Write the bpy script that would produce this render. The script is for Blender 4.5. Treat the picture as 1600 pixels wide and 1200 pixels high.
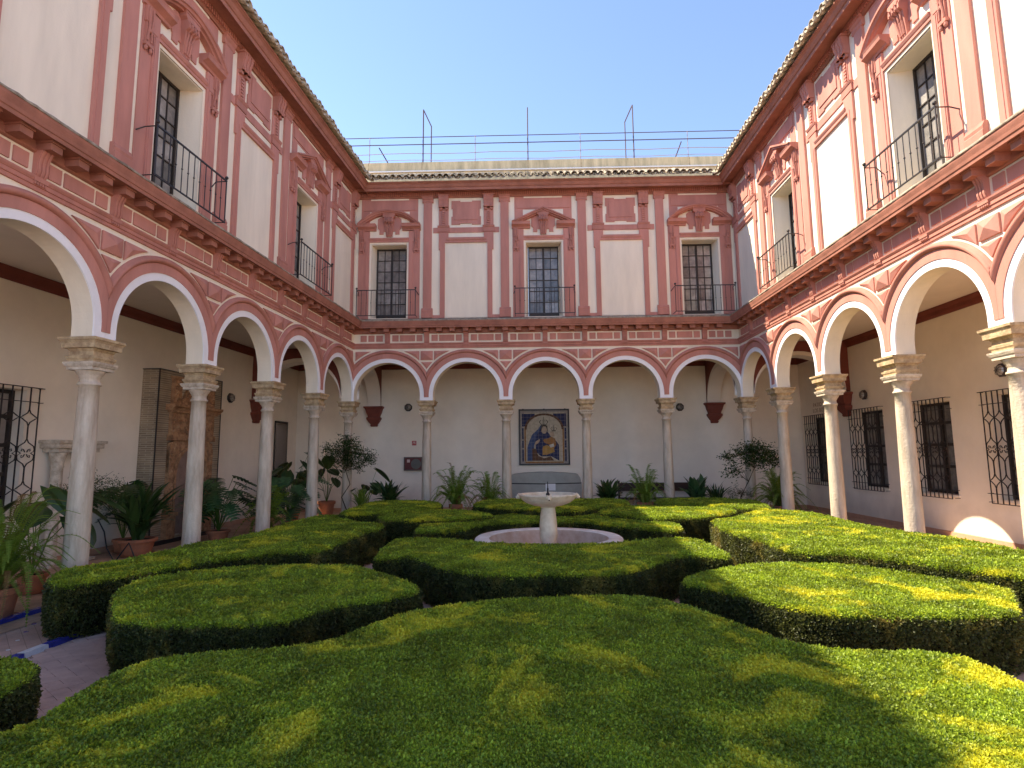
import bpy, bmesh, math, random
import numpy as np
from math import sin, cos, pi, sqrt, radians, atan2
from mathutils import Vector, Matrix

random.seed(7)
RNG = np.random.default_rng(11)
SC = bpy.context.scene
for o in list(bpy.data.objects): bpy.data.objects.remove(o)
COL = SC.collection

# ------------------------------------------------------------ camera
EYE = 2.1
yaw, pit, rol = 0.02253, 0.12187, 0.00920
c_, s_ = cos(yaw), sin(yaw)
right = Vector((c_, s_, 0)); fwd = Vector((-s_, c_, 0)); up = Vector((0, 0, 1))
cp, sp = cos(pit), sin(pit)
fwd2 = fwd*cp + up*sp; up2 = -fwd*sp + up*cp
cr, sr = cos(rol), sin(rol)
right3 = right*cr - up2*sr; up3 = right*sr + up2*cr
cam = bpy.data.cameras.new('camera'); camo = bpy.data.objects.new('camera', cam); COL.objects.link(camo)
M = Matrix((right3, up3, -fwd2)).transposed().to_4x4(); M.translation = (0, 0, EYE)
camo.matrix_world = M
cam.sensor_width = 36; cam.lens = 36*895.8/1600; cam.clip_start = .05; cam.clip_end = 2000
SC.camera = camo

# ------------------------------------------------------------ light
LDIR = Vector((0.74, -0.27, -1.0)).normalized()       # the way the sunlight travels
world = bpy.data.worlds.new('World'); SC.world = world; world.use_nodes = True
wn = world.node_tree; wn.nodes.clear()
sky = wn.nodes.new('ShaderNodeTexSky'); sky.sky_type = 'NISHITA'; sky.sun_disc = False
sky.sun_elevation = math.asin(-LDIR.z); sky.sun_rotation = atan2(-LDIR.x, -LDIR.y)
sky.altitude = 50; sky.air_density = 0.5; sky.dust_density = 0.0; sky.ozone_density = 4.0
bg = wn.nodes.new('ShaderNodeBackground'); bg.inputs[1].default_value = 0.15
wo = wn.nodes.new('ShaderNodeOutputWorld')
wn.links.new(sky.outputs[0], bg.inputs[0]); wn.links.new(bg.outputs[0], wo.inputs[0])
sun = bpy.data.lights.new('sun', 'SUN'); suno = bpy.data.objects.new('sun', sun); COL.objects.link(suno)
sun.energy = 3.0; sun.angle = radians(0.53); sun.color = (1.0, 0.95, 0.87)
suno.rotation_euler = LDIR.to_track_quat('-Z', 'Y').to_euler()
SC.view_settings.view_transform = 'Standard'; SC.view_settings.look = 'None'
SC.view_settings.gamma = 1; SC.view_settings.exposure = 2.08
SC.view_settings.use_white_balance = True; SC.view_settings.white_balance_temperature = 8000; SC.view_settings.white_balance_tint = 9; SC.view_settings.use_curve_mapping = False
SC.cycles.max_bounces = 8; SC.cycles.diffuse_bounces = 6

# ------------------------------------------------------------ materials
def mat(name, col, rough=.8, spec=.3, var=.0, vscale=3.0, bump=.0, bscale=40., metallic=0, col2=None, detail=4, coords='Object', streak=False, trans=0):
    m = bpy.data.materials.new(name); m.use_nodes = True
    nt = m.node_tree; N = nt.nodes; L = nt.links
    b = N['Principled BSDF']
    b.inputs['Roughness'].default_value = rough
    b.inputs['Specular IOR Level'].default_value = spec
    b.inputs['Metallic'].default_value = metallic
    geo = N.new('ShaderNodeNewGeometry')
    P = geo.outputs['Position']
    c1 = (*col, 1)
    if var or col2:
        c2 = (*(col2 or tuple(x*(1-var) for x in col)), 1)
        n = N.new('ShaderNodeTexNoise'); n.inputs['Scale'].default_value = vscale; n.inputs['Detail'].default_value = detail
        n.inputs['Roughness'].default_value = .65
        if streak:
            mp = N.new('ShaderNodeMapping'); mp.inputs['Scale'].default_value = (1, 1, .18)
            L.new(P, mp.inputs[0]); L.new(mp.outputs[0], n.inputs[0])
        else: L.new(P, n.inputs[0])
        r = N.new('ShaderNodeValToRGB'); r.color_ramp.elements[0].position = .35; r.color_ramp.elements[1].position = .68
        r.color_ramp.elements[0].color = c1; r.color_ramp.elements[1].color = c2
        L.new(n.outputs[0], r.inputs[0]); L.new(r.outputs[0], b.inputs['Base Color'])
        m['colout'] = r.name
    else: b.inputs['Base Color'].default_value = c1
    if bump:
        n2 = N.new('ShaderNodeTexNoise'); n2.inputs['Scale'].default_value = bscale; n2.inputs['Detail'].default_value = 5
        L.new(P, n2.inputs[0]); bp = N.new('ShaderNodeBump'); bp.inputs['Strength'].default_value = bump; bp.inputs['Distance'].default_value = .02
        L.new(n2.outputs[0], bp.inputs['Height']); L.new(bp.outputs[0], b.inputs['Normal'])
    m.diffuse_color = c1
    return m
M_CREAM = mat('cream_plaster', (.88, .785, .635), .9, .15, .17, 1.6, .18, 30, streak=True)
M_WHITE = mat('white_limewash', (.88, .87, .88), .9, .15, .07, 3, .12, 30)
M_PINK = mat('pink_stucco', (.575, .255, .205), .85, .2, .24, 2.2, .15, 35, streak=True)
M_PINK2 = mat('pink_moulding', (.53, .225, .175), .8, .2, .26, 2.6, .12, 35, streak=True)
M_RED = mat('red_cornice', (.42, .175, .125), .75, .25, .3, 3, .12, 30)
M_DKRED = mat('dark_red_paint', (.20, .052, .038), .7, .3, .2, 3, .1, 30)
M_WALL = mat('gallery_plaster', (.87, .785, .68), .9, .12, .11, .8, .12, 22)
M_CEIL = mat('gallery_ceiling_plaster', (.78, .70, .62), .9, .1, .08, 1, .1, 20)
M_SKIRT = mat('terracotta_skirting', (.52, .30, .20), .8, .2, .2, 4, .1, 30)
M_LEDGE = mat('weathered_stone_ledge', (.42, .36, .28), .9, .2, 0, 7, .6, 25, col2=(.17, .13, .10))
M_TILE = mat('aged_roof_tile', (.62, .53, .40), .9, .2, 0, 11, .7, 30, col2=(.27, .21, .15))
M_MARBLE = mat('marble_shaft', (.63, .53, .42), .65, .3, 0, 9, .5, 25, col2=(.42, .33, .25), streak=True)
M_MARB2 = mat('marble_capital', (.66, .57, .46), .65, .3, 0, 9, .45, 25, col2=(.38, .30, .23))
M_SAND = mat('sandstone_impost', (.58, .44, .27), .85, .2, 0, 8, .5, 28, col2=(.30, .20, .12))
M_IRON = mat('black_iron', (.022, .018, .02), .5, .5, .3, 20)
M_IRONL = mat('weathered_iron', (.045, .035, .037), .6, .4, .3, 20)
M_WOODK = mat('dark_window_wood', (.035, .026, .022), .55, .4, .3, 14, .2, 60)
M_WOOD = mat('dark_bench_wood', (.045, .018, .012), .5, .4, .3, 14, .2, 60)
M_TERRA = mat('terracotta_pot', (.44, .17, .09), .85, .2, 0, 9, .25, 25, col2=(.30, .13, .08))
M_SOIL = mat('potting_soil', (.05, .032, .022), 1, .1, .5, 30, .6, 60)
M_CARVE = mat('carved_terracotta', (.46, .26, .145), .9, .15, 0, 7, .45, 30, col2=(.20, .105, .06))
M_GREYC = mat('grey_canvas', (.38, .38, .345), .8, .2, .14, 4, .25, 14)
M_PAPER = mat('white_paper', (.78, .76, .77), .8, .2)
M_PIPE = mat('metal_paint_maroon', (.055, .018, .03), .5, .4)
M_PIPEG = mat('thin_galvanised_rod', (.30, .22, .20), .5, .4)
M_PARA = mat('ochre_parapet', (.74, .57, .35), .9, .15, 0, 4, .3, 15, col2=(.42, .33, .20), streak=True)
M_FOUNT = mat('fountain_limestone', (.72, .62, .48), .6, .35, 0, 5, .25, 20, col2=(.55, .43, .30))
M_BASIN = mat('white_marble_basin', (.84, .78, .70), .5, .35, 0, 3, .25, 15, col2=(.62, .50, .42))
M_BRONZE = mat('dark_bronze', (.03, .025, .025), .5, .5, metallic=.6)
M_TRUNK = mat('brown_bark', (.10, .065, .04), .9, .2, .4, 20, .5, 60)
M_RUBBER = mat('black_rubber', (.015, .015, .016), .6, .3)
M_BLUE = mat('cobalt_glazed_tile', (.035, .045, .30), .25, .6, .35, 12, .1, 20)
M_WTILE = mat('white_glazed_tile', (.66, .66, .68), .3, .6, .15, 12, .1, 20)
M_SHUT = mat('pale_window_shutter', (.34, .31, .29), .8, .2, .15, 6)
M_DARKIN = mat('dim_interior', (.10, .085, .07), .9, .1, .2, 2)

def glass_mat():
    m = mat('window_pane_glass', (.30, .28, .26), .12, .6, 0, 5, 0, 0, col2=(.16, .155, .15)); nt = m.node_tree; N = nt.nodes
    oi = N.new('ShaderNodeObjectInfo'); r = N.new('ShaderNodeMapRange'); r.inputs[3].default_value = .55; r.inputs[4].default_value = 1.35
    nt.links.new(oi.outputs['Random'], r.inputs[0]); hs = N.new('ShaderNodeHueSaturation'); b = N['Principled BSDF']; src = b.inputs['Base Color'].links[0].from_socket
    nt.links.new(src, hs.inputs['Color']); nt.links.new(r.outputs[0], hs.inputs['Value']); nt.links.new(hs.outputs[0], b.inputs['Base Color'])
    return m
M_GLASS = glass_mat()

def damp(m, z0=.55, k=.80):
    """rising damp and scuffs: a ragged discoloured band along the foot of the wall"""
    nt = m.node_tree; N = nt.nodes; L = nt.links; b = N['Principled BSDF']; src = b.inputs['Base Color'].links[0].from_socket
    g = N.new('ShaderNodeNewGeometry'); sx = N.new('ShaderNodeSeparateXYZ'); L.new(g.outputs['Position'], sx.inputs[0])
    n = N.new('ShaderNodeTexNoise'); n.inputs['Scale'].default_value = 1.7; n.inputs['Detail'].default_value = 7; L.new(g.outputs['Position'], n.inputs[0])
    a = N.new('ShaderNodeMath'); a.operation = 'MULTIPLY_ADD'; a.inputs[1].default_value = -1.6; L.new(n.outputs[0], a.inputs[0]); L.new(sx.outputs[2], a.inputs[2])
    r = N.new('ShaderNodeMapRange'); r.inputs[1].default_value = -.8+z0*.3; r.inputs[2].default_value = -.8+z0*1.6; r.inputs[3].default_value = k; r.inputs[4].default_value = 1
    L.new(a.outputs[0], r.inputs[0]); h = N.new('ShaderNodeHueSaturation'); L.new(src, h.inputs['Color']); L.new(r.outputs[0], h.inputs['Value']); L.new(h.outputs[0], b.inputs['Base Color'])
damp(M_WALL)
def pave_mat(name, c1, c2, mortar, sx, sy, rot, msize=.02, bump=.3):
    m = bpy.data.materials.new(name); m.use_nodes = True; nt = m.node_tree; N = nt.nodes; L = nt.links
    b = N['Principled BSDF']; b.inputs['Roughness'].default_value = .75; b.inputs['Specular IOR Level'].default_value = .25
    g = N.new('ShaderNodeNewGeometry'); mp = N.new('ShaderNodeMapping'); mp.inputs['Rotation'].default_value = rot
    L.new(g.outputs['Position'], mp.inputs[0])
    br = N.new('ShaderNodeTexBrick'); L.new(mp.outputs[0], br.inputs[0])
    br.inputs['Color1'].default_value = (*c1, 1); br.inputs['Color2'].default_value = (*c2, 1); br.inputs['Mortar'].default_value = (*mortar, 1)
    br.inputs['Scale'].default_value = 1; br.inputs['Brick Width'].default_value = sx; br.inputs['Row Height'].default_value = sy
    br.inputs['Mortar Size'].default_value = msize*sy; br.inputs['Mortar Smooth'].default_value = .3
    n = N.new('ShaderNodeTexNoise'); n.inputs['Scale'].default_value = 2.2; n.inputs['Detail'].default_value = 6; L.new(g.outputs['Position'], n.inputs[0])
    mx = N.new('ShaderNodeMix'); mx.data_type = 'RGBA'; mx.blend_type = 'MULTIPLY'; mx.inputs[0].default_value = .6
    L.new(br.outputs[0], mx.inputs[6]); 
    rp = N.new('ShaderNodeValToRGB'); rp.color_ramp.elements[0].position = .3; rp.color_ramp.elements[0].color = (.55, .55, .55, 1); rp.color_ramp.elements[1].position = .65; rp.color_ramp.elements[1].color = (1.1, 1.08, 1.05, 1)
    L.new(n.outputs[0], rp.inputs[0]); L.new(rp.outputs[0], mx.inputs[7]); L.new(mx.outputs[2], b.inputs['Base Color'])
    n3 = N.new('ShaderNodeTexNoise'); n3.inputs['Scale'].default_value = 40; L.new(g.outputs['Position'], n3.inputs[0])
    ad = N.new('ShaderNodeMath'); ad.operation = 'MULTIPLY_ADD'; ad.inputs[1].default_value = -1.0
    L.new(br.outputs['Fac'], ad.inputs[0]); L.new(n3.outputs[0], ad.inputs[2])
    bp = N.new('ShaderNodeBump'); bp.inputs['Strength'].default_value = bump; bp.inputs['Distance'].default_value = .01
    L.new(ad.outputs[0], bp.inputs['Height']); L.new(bp.outputs[0], b.inputs['Normal'])
    return m
M_PAVE = pave_mat('courtyard_paving', (.52, .35, .29), (.45, .31, .26), (.22, .15, .12), .28, .14, (0, 0, radians(45)))
M_GFLOOR = pave_mat('gallery_floor_tiles', (.52, .33, .23), (.46, .29, .20), (.28, .18, .13), .28, .28, (0, 0, 0))
M_BRICK = pave_mat('thin_roman_brick', (.36, .27, .18), (.25, .185, .13), (.42, .36, .28), .30, .052, (radians(90), 0, 0), .22, .8)
M_BRICKS = pave_mat('thin_roman_brick_side', (.36, .27, .18), (.25, .185, .13), (.42, .36, .28), .30, .052, (radians(90), 0, radians(0)), .22, .8)
M_SLAB = mat('clay_paving_slab', (.53, .36, .30), .75, .25, 0, 3.0, .25, 35, col2=(.38, .26, .22))

def leaf_mat(name, c1, c2, c3=None, patch=1.3, rough=.5, trans=.35, spec=.35):
    """leaf colour: varies per leaf and in patches over the plant; light passes partly through"""
    m = bpy.data.materials.new(name); m.use_nodes = True; nt = m.node_tree; N = nt.nodes; L = nt.links
    N.clear(); out = N.new('ShaderNodeOutputMaterial')
    p = N.new('ShaderNodeBsdfPrincipled'); p.inputs['Roughness'].default_value = rough; p.inputs['Specular IOR Level'].default_value = spec
    t = N.new('ShaderNodeBsdfTranslucent'); ms = N.new('ShaderNodeMixShader'); ms.inputs[0].default_value = trans
    g = N.new('ShaderNodeNewGeometry'); oi = N.new('ShaderNodeObjectInfo')
    ad = N.new('ShaderNodeMath'); ad.operation = 'ADD'; L.new(g.outputs['Random Per Island'], ad.inputs[0]); L.new(oi.outputs['Random'], ad.inputs[1])
    fr = N.new('ShaderNodeMath'); fr.operation = 'FRACT'; L.new(ad.outputs[0], fr.inputs[0])
    r = N.new('ShaderNodeValToRGB'); r.color_ramp.elements[0].color = (*c1, 1); r.color_ramp.elements[1].color = (*c2, 1)
    L.new(fr.outputs[0], r.inputs[0])
    col = r.outputs[0]
    if c3:
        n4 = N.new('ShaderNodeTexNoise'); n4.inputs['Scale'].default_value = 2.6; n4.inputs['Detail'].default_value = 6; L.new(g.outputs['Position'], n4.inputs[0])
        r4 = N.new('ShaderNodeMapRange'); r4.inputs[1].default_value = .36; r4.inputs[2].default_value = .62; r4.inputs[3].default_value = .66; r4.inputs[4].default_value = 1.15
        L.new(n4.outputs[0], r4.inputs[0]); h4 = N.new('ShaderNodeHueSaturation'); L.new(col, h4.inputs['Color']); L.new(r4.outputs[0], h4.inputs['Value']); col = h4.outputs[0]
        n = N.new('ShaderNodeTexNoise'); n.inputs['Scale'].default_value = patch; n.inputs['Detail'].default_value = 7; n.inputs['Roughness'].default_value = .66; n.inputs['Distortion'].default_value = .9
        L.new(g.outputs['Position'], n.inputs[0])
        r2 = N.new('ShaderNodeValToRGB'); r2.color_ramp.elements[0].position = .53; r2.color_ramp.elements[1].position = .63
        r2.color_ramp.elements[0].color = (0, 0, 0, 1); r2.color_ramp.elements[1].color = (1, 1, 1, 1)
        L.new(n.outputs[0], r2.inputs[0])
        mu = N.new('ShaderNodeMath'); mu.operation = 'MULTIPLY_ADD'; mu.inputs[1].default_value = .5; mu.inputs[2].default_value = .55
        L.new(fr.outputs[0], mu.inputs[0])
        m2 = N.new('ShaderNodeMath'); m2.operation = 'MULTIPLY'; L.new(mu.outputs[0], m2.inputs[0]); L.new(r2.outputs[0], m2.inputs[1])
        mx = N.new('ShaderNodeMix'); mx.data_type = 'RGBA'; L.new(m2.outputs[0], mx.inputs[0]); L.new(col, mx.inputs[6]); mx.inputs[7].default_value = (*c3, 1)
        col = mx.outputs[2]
    L.new(col, p.inputs['Base Color']); 
    hs = N.new('ShaderNodeHueSaturation'); hs.inputs['Value'].default_value = 1.5; hs.inputs['Hue'].default_value = .485; L.new(col, hs.inputs['Color']); L.new(hs.outputs[0], t.inputs[0])
    L.new(p.outputs[0], ms.inputs[1]); L.new(t.outputs[0], ms.inputs[2]); L.new(ms.outputs[0], out.inputs[0])
    m.diffuse_color = (*c1, 1)
    return m
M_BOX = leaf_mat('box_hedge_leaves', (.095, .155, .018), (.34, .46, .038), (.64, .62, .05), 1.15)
M_BOXS = leaf_mat('shaded_old_box_leaves', (.030, .036, .012), (.10, .118, .026), (.26, .22, .05), 1.4)  # older side leaves, darkened further to paint in shade that separates the beds
M_CORE = mat('hedge_twigs', (.030, .022, .014), 1, .05, .4, 30, .6, 60)
M_FERN = leaf_mat('fern_fronds', (.09, .17, .02), (.18, .29, .04), None, trans=.4)
M_FERND = leaf_mat('shade_fern_fronds', (.06, .13, .02), (.12, .22, .035), None, trans=.35)
M_LEAFD = leaf_mat('dark_glossy_leaf', (.02, .05, .014), (.045, .095, .022), None, rough=.35, trans=.15, spec=.5)
M_LEAFM = leaf_mat('monstera_leaf', (.028, .08, .03), (.06, .14, .05), None, rough=.35, trans=.15, spec=.5)
M_LEAFT = leaf_mat('small_tree_leaf', (.02, .05, .012), (.06, .11, .025), None, trans=.3)
M_DEAD = mat('dry_frond', (.22, .13, .05), .9, .1, .3, 20)
M_LEAFY = leaf_mat('yellowish_frond', (.10, .16, .025), (.20, .27, .04), None, trans=.4)

# ------------------------------------------------------------ mesh helpers
class MB:
    def __init__(s): s.v = []; s.f = []
    def add(s, vs, fs):
        k = len(s.v); s.v += [tuple(v) for v in vs]; s.f += [tuple(k+i for i in f) for f in fs]; return s
    def box(s, x0, x1, y0, y1, z0, z1):
        return s.add([(x, y, z) for z in (z0, z1) for y in (y0, y1) for x in (x0, x1)],
                     [(0, 1, 3, 2)[::-1], (4, 5, 7, 6), (0, 1, 5, 4), (2, 3, 7, 6)[::-1], (0, 2, 6, 4)[::-1], (1, 3, 7, 5)])
    def profx(s, prof, x0, x1):      # profile [(y,z)] swept along x
        n = len(prof)
        return s.add([(x0, y, z) for y, z in prof]+[(x1, y, z) for y, z in prof],
                     [(i, (i+1) % n, n+(i+1) % n, n+i) for i in range(n)]+[tuple(range(n))[::-1], tuple(range(n, 2*n))])
    def prismy(s, poly, y0, y1):     # polygon [(x,z)] from y0 to y1
        n = len(poly)
        return s.add([(x, y0, z) for x, z in poly]+[(x, y1, z) for x, z in poly],
                     [(i, (i+1) % n, n+(i+1) % n, n+i) for i in range(n)]+[tuple(range(n))[::-1], tuple(range(n, 2*n))])
    def prismz(s, poly, z0, z1):
        n = len(poly)
        return s.add([(x, y, z0) for x, y in poly]+[(x, y, z1) for x, y in poly],
                     [(i, (i+1) % n, n+(i+1) % n, n+i) for i in range(n)]+[tuple(range(n))[::-1], tuple(range(n, 2*n))])
    def pyr(s, poly, y0, y1, ya, apex):   # slab with a point: polygon (x,z) at wall y0, edge at y1, apex (x,z) at ya
        n = len(poly)
        vs = [(x, y0, z) for x, z in poly]+[(x, y1, z) for x, z in poly]+[(apex[0], ya, apex[1])]
        return s.add(vs, [(i, (i+1) % n, n+(i+1) % n, n+i) for i in range(n)]+[(n+i, n+(i+1) % n, 2*n) for i in range(n)])
    def lathe(s, prof, seg=20, cx=0, cy=0, sq=False, cap=True):
        if sq: seg = 4
        a0 = pi/4 if sq else 0; k = sqrt(2) if sq else 1
        vs = [(cx+r*k*cos(a0+2*pi*j/seg), cy+r*k*sin(a0+2*pi*j/seg), z) for r, z in prof for j in range(seg)]
        fs = [(i*seg+j, i*seg+(j+1) % seg, (i+1)*seg+(j+1) % seg, (i+1)*seg+j) for i in range(len(prof)-1) for j in range(seg)]
        if cap: fs += [tuple(range(seg))[::-1], tuple(range((len(prof)-1)*seg, len(prof)*seg))]
        return s.add(vs, fs)
    def tube(s, pts, r, seg=5, closed=False):
        pts = [Vector(p) for p in pts]; n = len(pts); rings = []
        rr = r if isinstance(r, (list, tuple)) else [r]*n
        for i, p in enumerate(pts):
            if closed: d = pts[(i+1) % n]-pts[i-1]
            else: d = pts[min(i+1, n-1)]-pts[max(i-1, 0)]
            d = d.normalized() if d.length > 1e-9 else Vector((0, 0, 1))
            a = d.cross(Vector((0, 0, 1)) if abs(d.z) < .95 else Vector((1, 0, 0))).normalized(); b = d.cross(a)
            rings.append([p+(a*cos(2*pi*j/seg+pi/4)+b*sin(2*pi*j/seg+pi/4))*rr[i] for j in range(seg)])
        vs = [v for g in rings for v in g]; m = n if closed else n-1
        fs = [(i*seg+j, i*seg+(j+1) % seg, ((i+1) % n)*seg+(j+1) % seg, ((i+1) % n)*seg+j) for i in range(m) for j in range(seg)]
        if not closed: fs += [tuple(range(seg))[::-1], tuple(range((n-1)*seg, n*seg))]
        return s.add(vs, fs)
    def sphere(s, c, r, seg=8, rings=5, sz=1):
        prof = [(r*sin(pi*i/rings), -r*sz*cos(pi*i/rings)) for i in range(rings+1)]
        prof[0] = (.0005, prof[0][1]); prof[-1] = (.0005, prof[-1][1])
        k = len(s.v); s.lathe(prof, seg)
        s.v[k:] = [(x+c[0], y+c[1], z+c[2]) for x, y, z in s.v[k:]]; return s
    def mesh(s, name, m=None, smooth=False):
        me = bpy.data.meshes.new(name); me.from_pydata(s.v, [], s.f)
        if m:
            me.materials.append(m)
        if smooth: me.polygons.foreach_set('use_smooth', [True]*len(me.polygons))
        return me

def tag(o, label=None, cat=None, group=None, kind=None):
    if label: o['label'] = label
    if cat: o['category'] = cat
    if group: o['group'] = group
    if kind: o['kind'] = kind
    return o
def link(name, me, parent=None, loc=(0, 0, 0), rz=0, rot=None, scale=None):
    o = bpy.data.objects.new(name, me); COL.objects.link(o)
    if parent: o.parent = parent
    o.location = loc; o.rotation_euler = rot if rot else (0, 0, rz)
    if scale: o.scale = scale if isinstance(scale, (tuple, list)) else (scale,)*3
    return o
def obj(name, mb, m, parent=None, loc=(0, 0, 0), rz=0, smooth=False, rot=None, scale=None):
    return link(name, mb.mesh(name, m, smooth), parent, loc, rz, rot, scale)
def empty(name, loc, rz=0, label=None, cat=None, group=None):
    o = bpy.data.objects.new(name, None); COL.objects.link(o); o.empty_display_size = .2
    o.location = loc; o.rotation_euler = (0, 0, rz); return tag(o, label, cat, group)
CACHE = {}
def shared(key, fn, m, smooth=False):
    k = (key, m.name)
    if k not in CACHE: CACHE[k] = fn().mesh(str(key[0]) if isinstance(key, tuple) else key, m, smooth)
    return CACHE[k]
def smooth_auto(me, ang=35):
    me.polygons.foreach_set('use_smooth', [True]*len(me.polygons))
    try: me.set_sharp_from_angle(angle=radians(ang))
    except Exception: pass
    return me

# ------------------------------------------------------------ ground
D = 18.731
C_L = (-5.818, D); C_R = (7.182, D)
SKL, SKR = atan2(.0654, 1), atan2(.0124, 1)
g = MB().add([(-400, -400, -.02), (400, -400, -.02), (400, 400, -.02), (-400, 400, -.02)], [(0, 1, 2, 3)])
tag(obj('ground', g, M_PAVE), kind='structure')
# ------------------------------------------------------------ wings
TT = .173            # half thickness of the arcade wall; the face is at y = -TT, n metres in front of it is Y(n)
G = 3.2              # gallery depth
def Y(n): return -TT-n
ZS, ZC = 3.86, 4.04  # top of the impost, centre of the arches
def fb(mb, u0, u1, z0, z1, n0, n1): return mb.box(min(u0, u1), max(u0, u1), Y(n1), Y(n0), z0, z1)
def nz(prof): return [(Y(n), z) for n, z in prof]

def arch_wall(P, r=1.09, ztop=6.62, seg=36):
    mb = MB(); h = P/2; t = 2*TT
    mb.box(-h, -r, -TT, TT, ZS, ztop); mb.box(r, h, -TT, TT, ZS, ztop)
    a = [pi-pi*i/seg for i in range(seg+1)]
    vs = []; fs = []
    for x in a:
        u, z = r*cos(x), ZC+r*sin(x)
        vs += [(u, -TT, z), (u, TT, z), (u, -TT, ztop), (u, TT, ztop)]
    for i in range(seg):
        p, q = 4*i, 4*i+4
        fs += [(p, q, q+2, p+2), (p+1, p+3, q+3, q+1), (p, p+1, q+1, q)]
    return mb.add(vs, fs)
def ring(mb, rs, ns, h, seg=40, cut=False):
    """moulding of the section (r, n) bent round the arch, cut where it meets its neighbour at |u| = h"""
    a = [pi-pi*i/seg for i in range(seg+1)]; k = len(rs); vs = []
    for x in a:
        lim = h/max(abs(cos(x)), 1e-6)
        for r, n in zip(rs, ns):
            if cut and r > lim: r, n = lim, (0.0 if lim <= rs[0] else float(np.interp(lim, rs, ns)))
            r = min(r, lim); vs.append((r*cos(x), Y(n), ZC+r*sin(x)))
    fs = [(i*k+j, i*k+j+1, (i+1)*k+j+1, (i+1)*k+j) for i in range(seg) for j in range(k-1)]
    return mb.add(vs, fs)
def white_band(P):
    mb = MB(); h = P/2-.0015
    ring(mb, [1.089, 1.089, 1.222, 1.222], [-.01, .014, .014, 0], h)
    for s in (-1, 1):
        fb(mb, s*1.089, s*1.222, ZS+.11, ZC, -.01, .014); fb(mb, s*1.089, s*h, ZS, ZS+.11, -.01, .014)
    return mb
def archivolt(P):
    mb = MB(); h = P/2-.0015
    ring(mb, [1.222, 1.222, 1.385, 1.385], [0, .028, .028, 0], h)
    for s in (-1, 1): fb(mb, s*1.222, s*h, ZS+.11, ZC, 0, .028)
    return mb
def arch_moulding(P):
    return ring(MB(), [1.385, 1.39, 1.40, 1.425, 1.455, 1.475, 1.485, 1.50, 1.505], [0, .04, .062, .085, .085, .062, .04, .036, 0], P/2-.001, 60, True)
def arcz(o, P, r=1.56):
    u = P/2-abs(o); return ZC+sqrt(max(r*r-u*u, 0))
def spandrel_side(P, s):
    h = P/2; o0 = .245; zt = 5.50
    o1 = h-sqrt(1.56**2-(zt-ZC)**2); pts = [(s*o0, zt)]
    pts += [(s*o1, zt)]
    for i in range(1, 9):
        o = o1+(o0-o1)*i/8; pts.append((s*o, arcz(o, P)))
    return MB().pyr(pts, Y(0), Y(.03), Y(.07), (s*(o0+.11), zt-.11))
def spandrel_square(): return MB().pyr([(-.2, 5.2), (.2, 5.2), (.2, 5.5), (-.2, 5.5)], Y(0), Y(.032), Y(.10), (0, 5.35))
def spandrel_low(P):
    zt = 5.13; w = P/2-sqrt(1.56**2-(zt-ZC)**2); pts = [(-w, zt), (w, zt)]
    for o in (w*.66, w*.33, 0, -w*.33, -w*.66): pts.append((o, arcz(o, P)))
    return MB().pyr(pts, Y(0), Y(.03), Y(.06), (0, 5.06))
def console_low():      # scroll bracket in the frieze, fluted
    mb = MB()
    prof = [(0, 6.235), (.15, 6.235), (.165, 6.20), (.16, 6.16), (.12, 6.10), (.085, 6.02), (.07, 5.94), (.075, 5.86), (.06, 5.80), (.045, 5.775), (0, 5.775)]
    mb.profx(nz(prof), -.081, .081)
    for c in (-.057, 0, .057):
        mb.profx(nz([(n+.014 if n > 0 else 0, z) for n, z in prof]), c-.017, c+.017)
    fb(mb, -.10, .10, 5.70, 5.745, 0, .075)
    for i in range(5): fb(mb, -.086+i*.037, -.062+i*.037, 5.66, 5.70, 0, .065)
    return mb
def modillion():
    mb = MB(); fb(mb, -.088, .088, 6.115, 6.2385, 0, .25); fb(mb, -.102, .102, 6.208, 6.2385, 0, .27)
    return mb
def column_shaft():
    pr = [(.205, .0), (.205, .10), (.215, .115), (.222, .15), (.215, .19), (.18, .205), (.175, .23), (.185, .25), (.19, .28), (.18, .31), (.165, .33)]
    pr += [(.160-.03*((i/10)**1.6), .36+(3.16-.36)*i/10) for i in range(11)]
    pr += [(.150, 3.165), (.155, 3.18), (.150, 3.20), (.130, 3.21), (.127, 3.27), (.142, 3.285), (.142, 3.30), (.165, 3.33), (.185, 3.365), (.19, 3.385)]
    return MB().lathe(pr, 28)
def column_abacus(): return MB().lathe([(.17, 3.383), (.205, 3.386), (.208, 3.43), (.222, 3.437), (.24, 3.475), (.243, 3.50)], sq=True)
def impost(): return MB().lathe([(.20, 3.50), (.195, 3.503), (.20, 3.53), (.218, 3.555), (.225, 3.59), (.192, 3.595), (.188, 3.66), (.20, 3.672), (.212, 3.70), (.262, 3.704), (.266, 3.775), (.275, 3.79), (.282, 3.805), (.298, 3.82), (.302, 3.857)], sq=True)
def plinth(): return MB().box(-.23, .23, -.23, .23, .006, .0)

def frieze_panels(P):   # three flat raised panels between two consoles, offsets from the first console
    w = P/2; k = w/1.3
    return [(.155*k, .36*k), (.41*k, .91*k), (.96*k, 1.155*k)]

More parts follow.
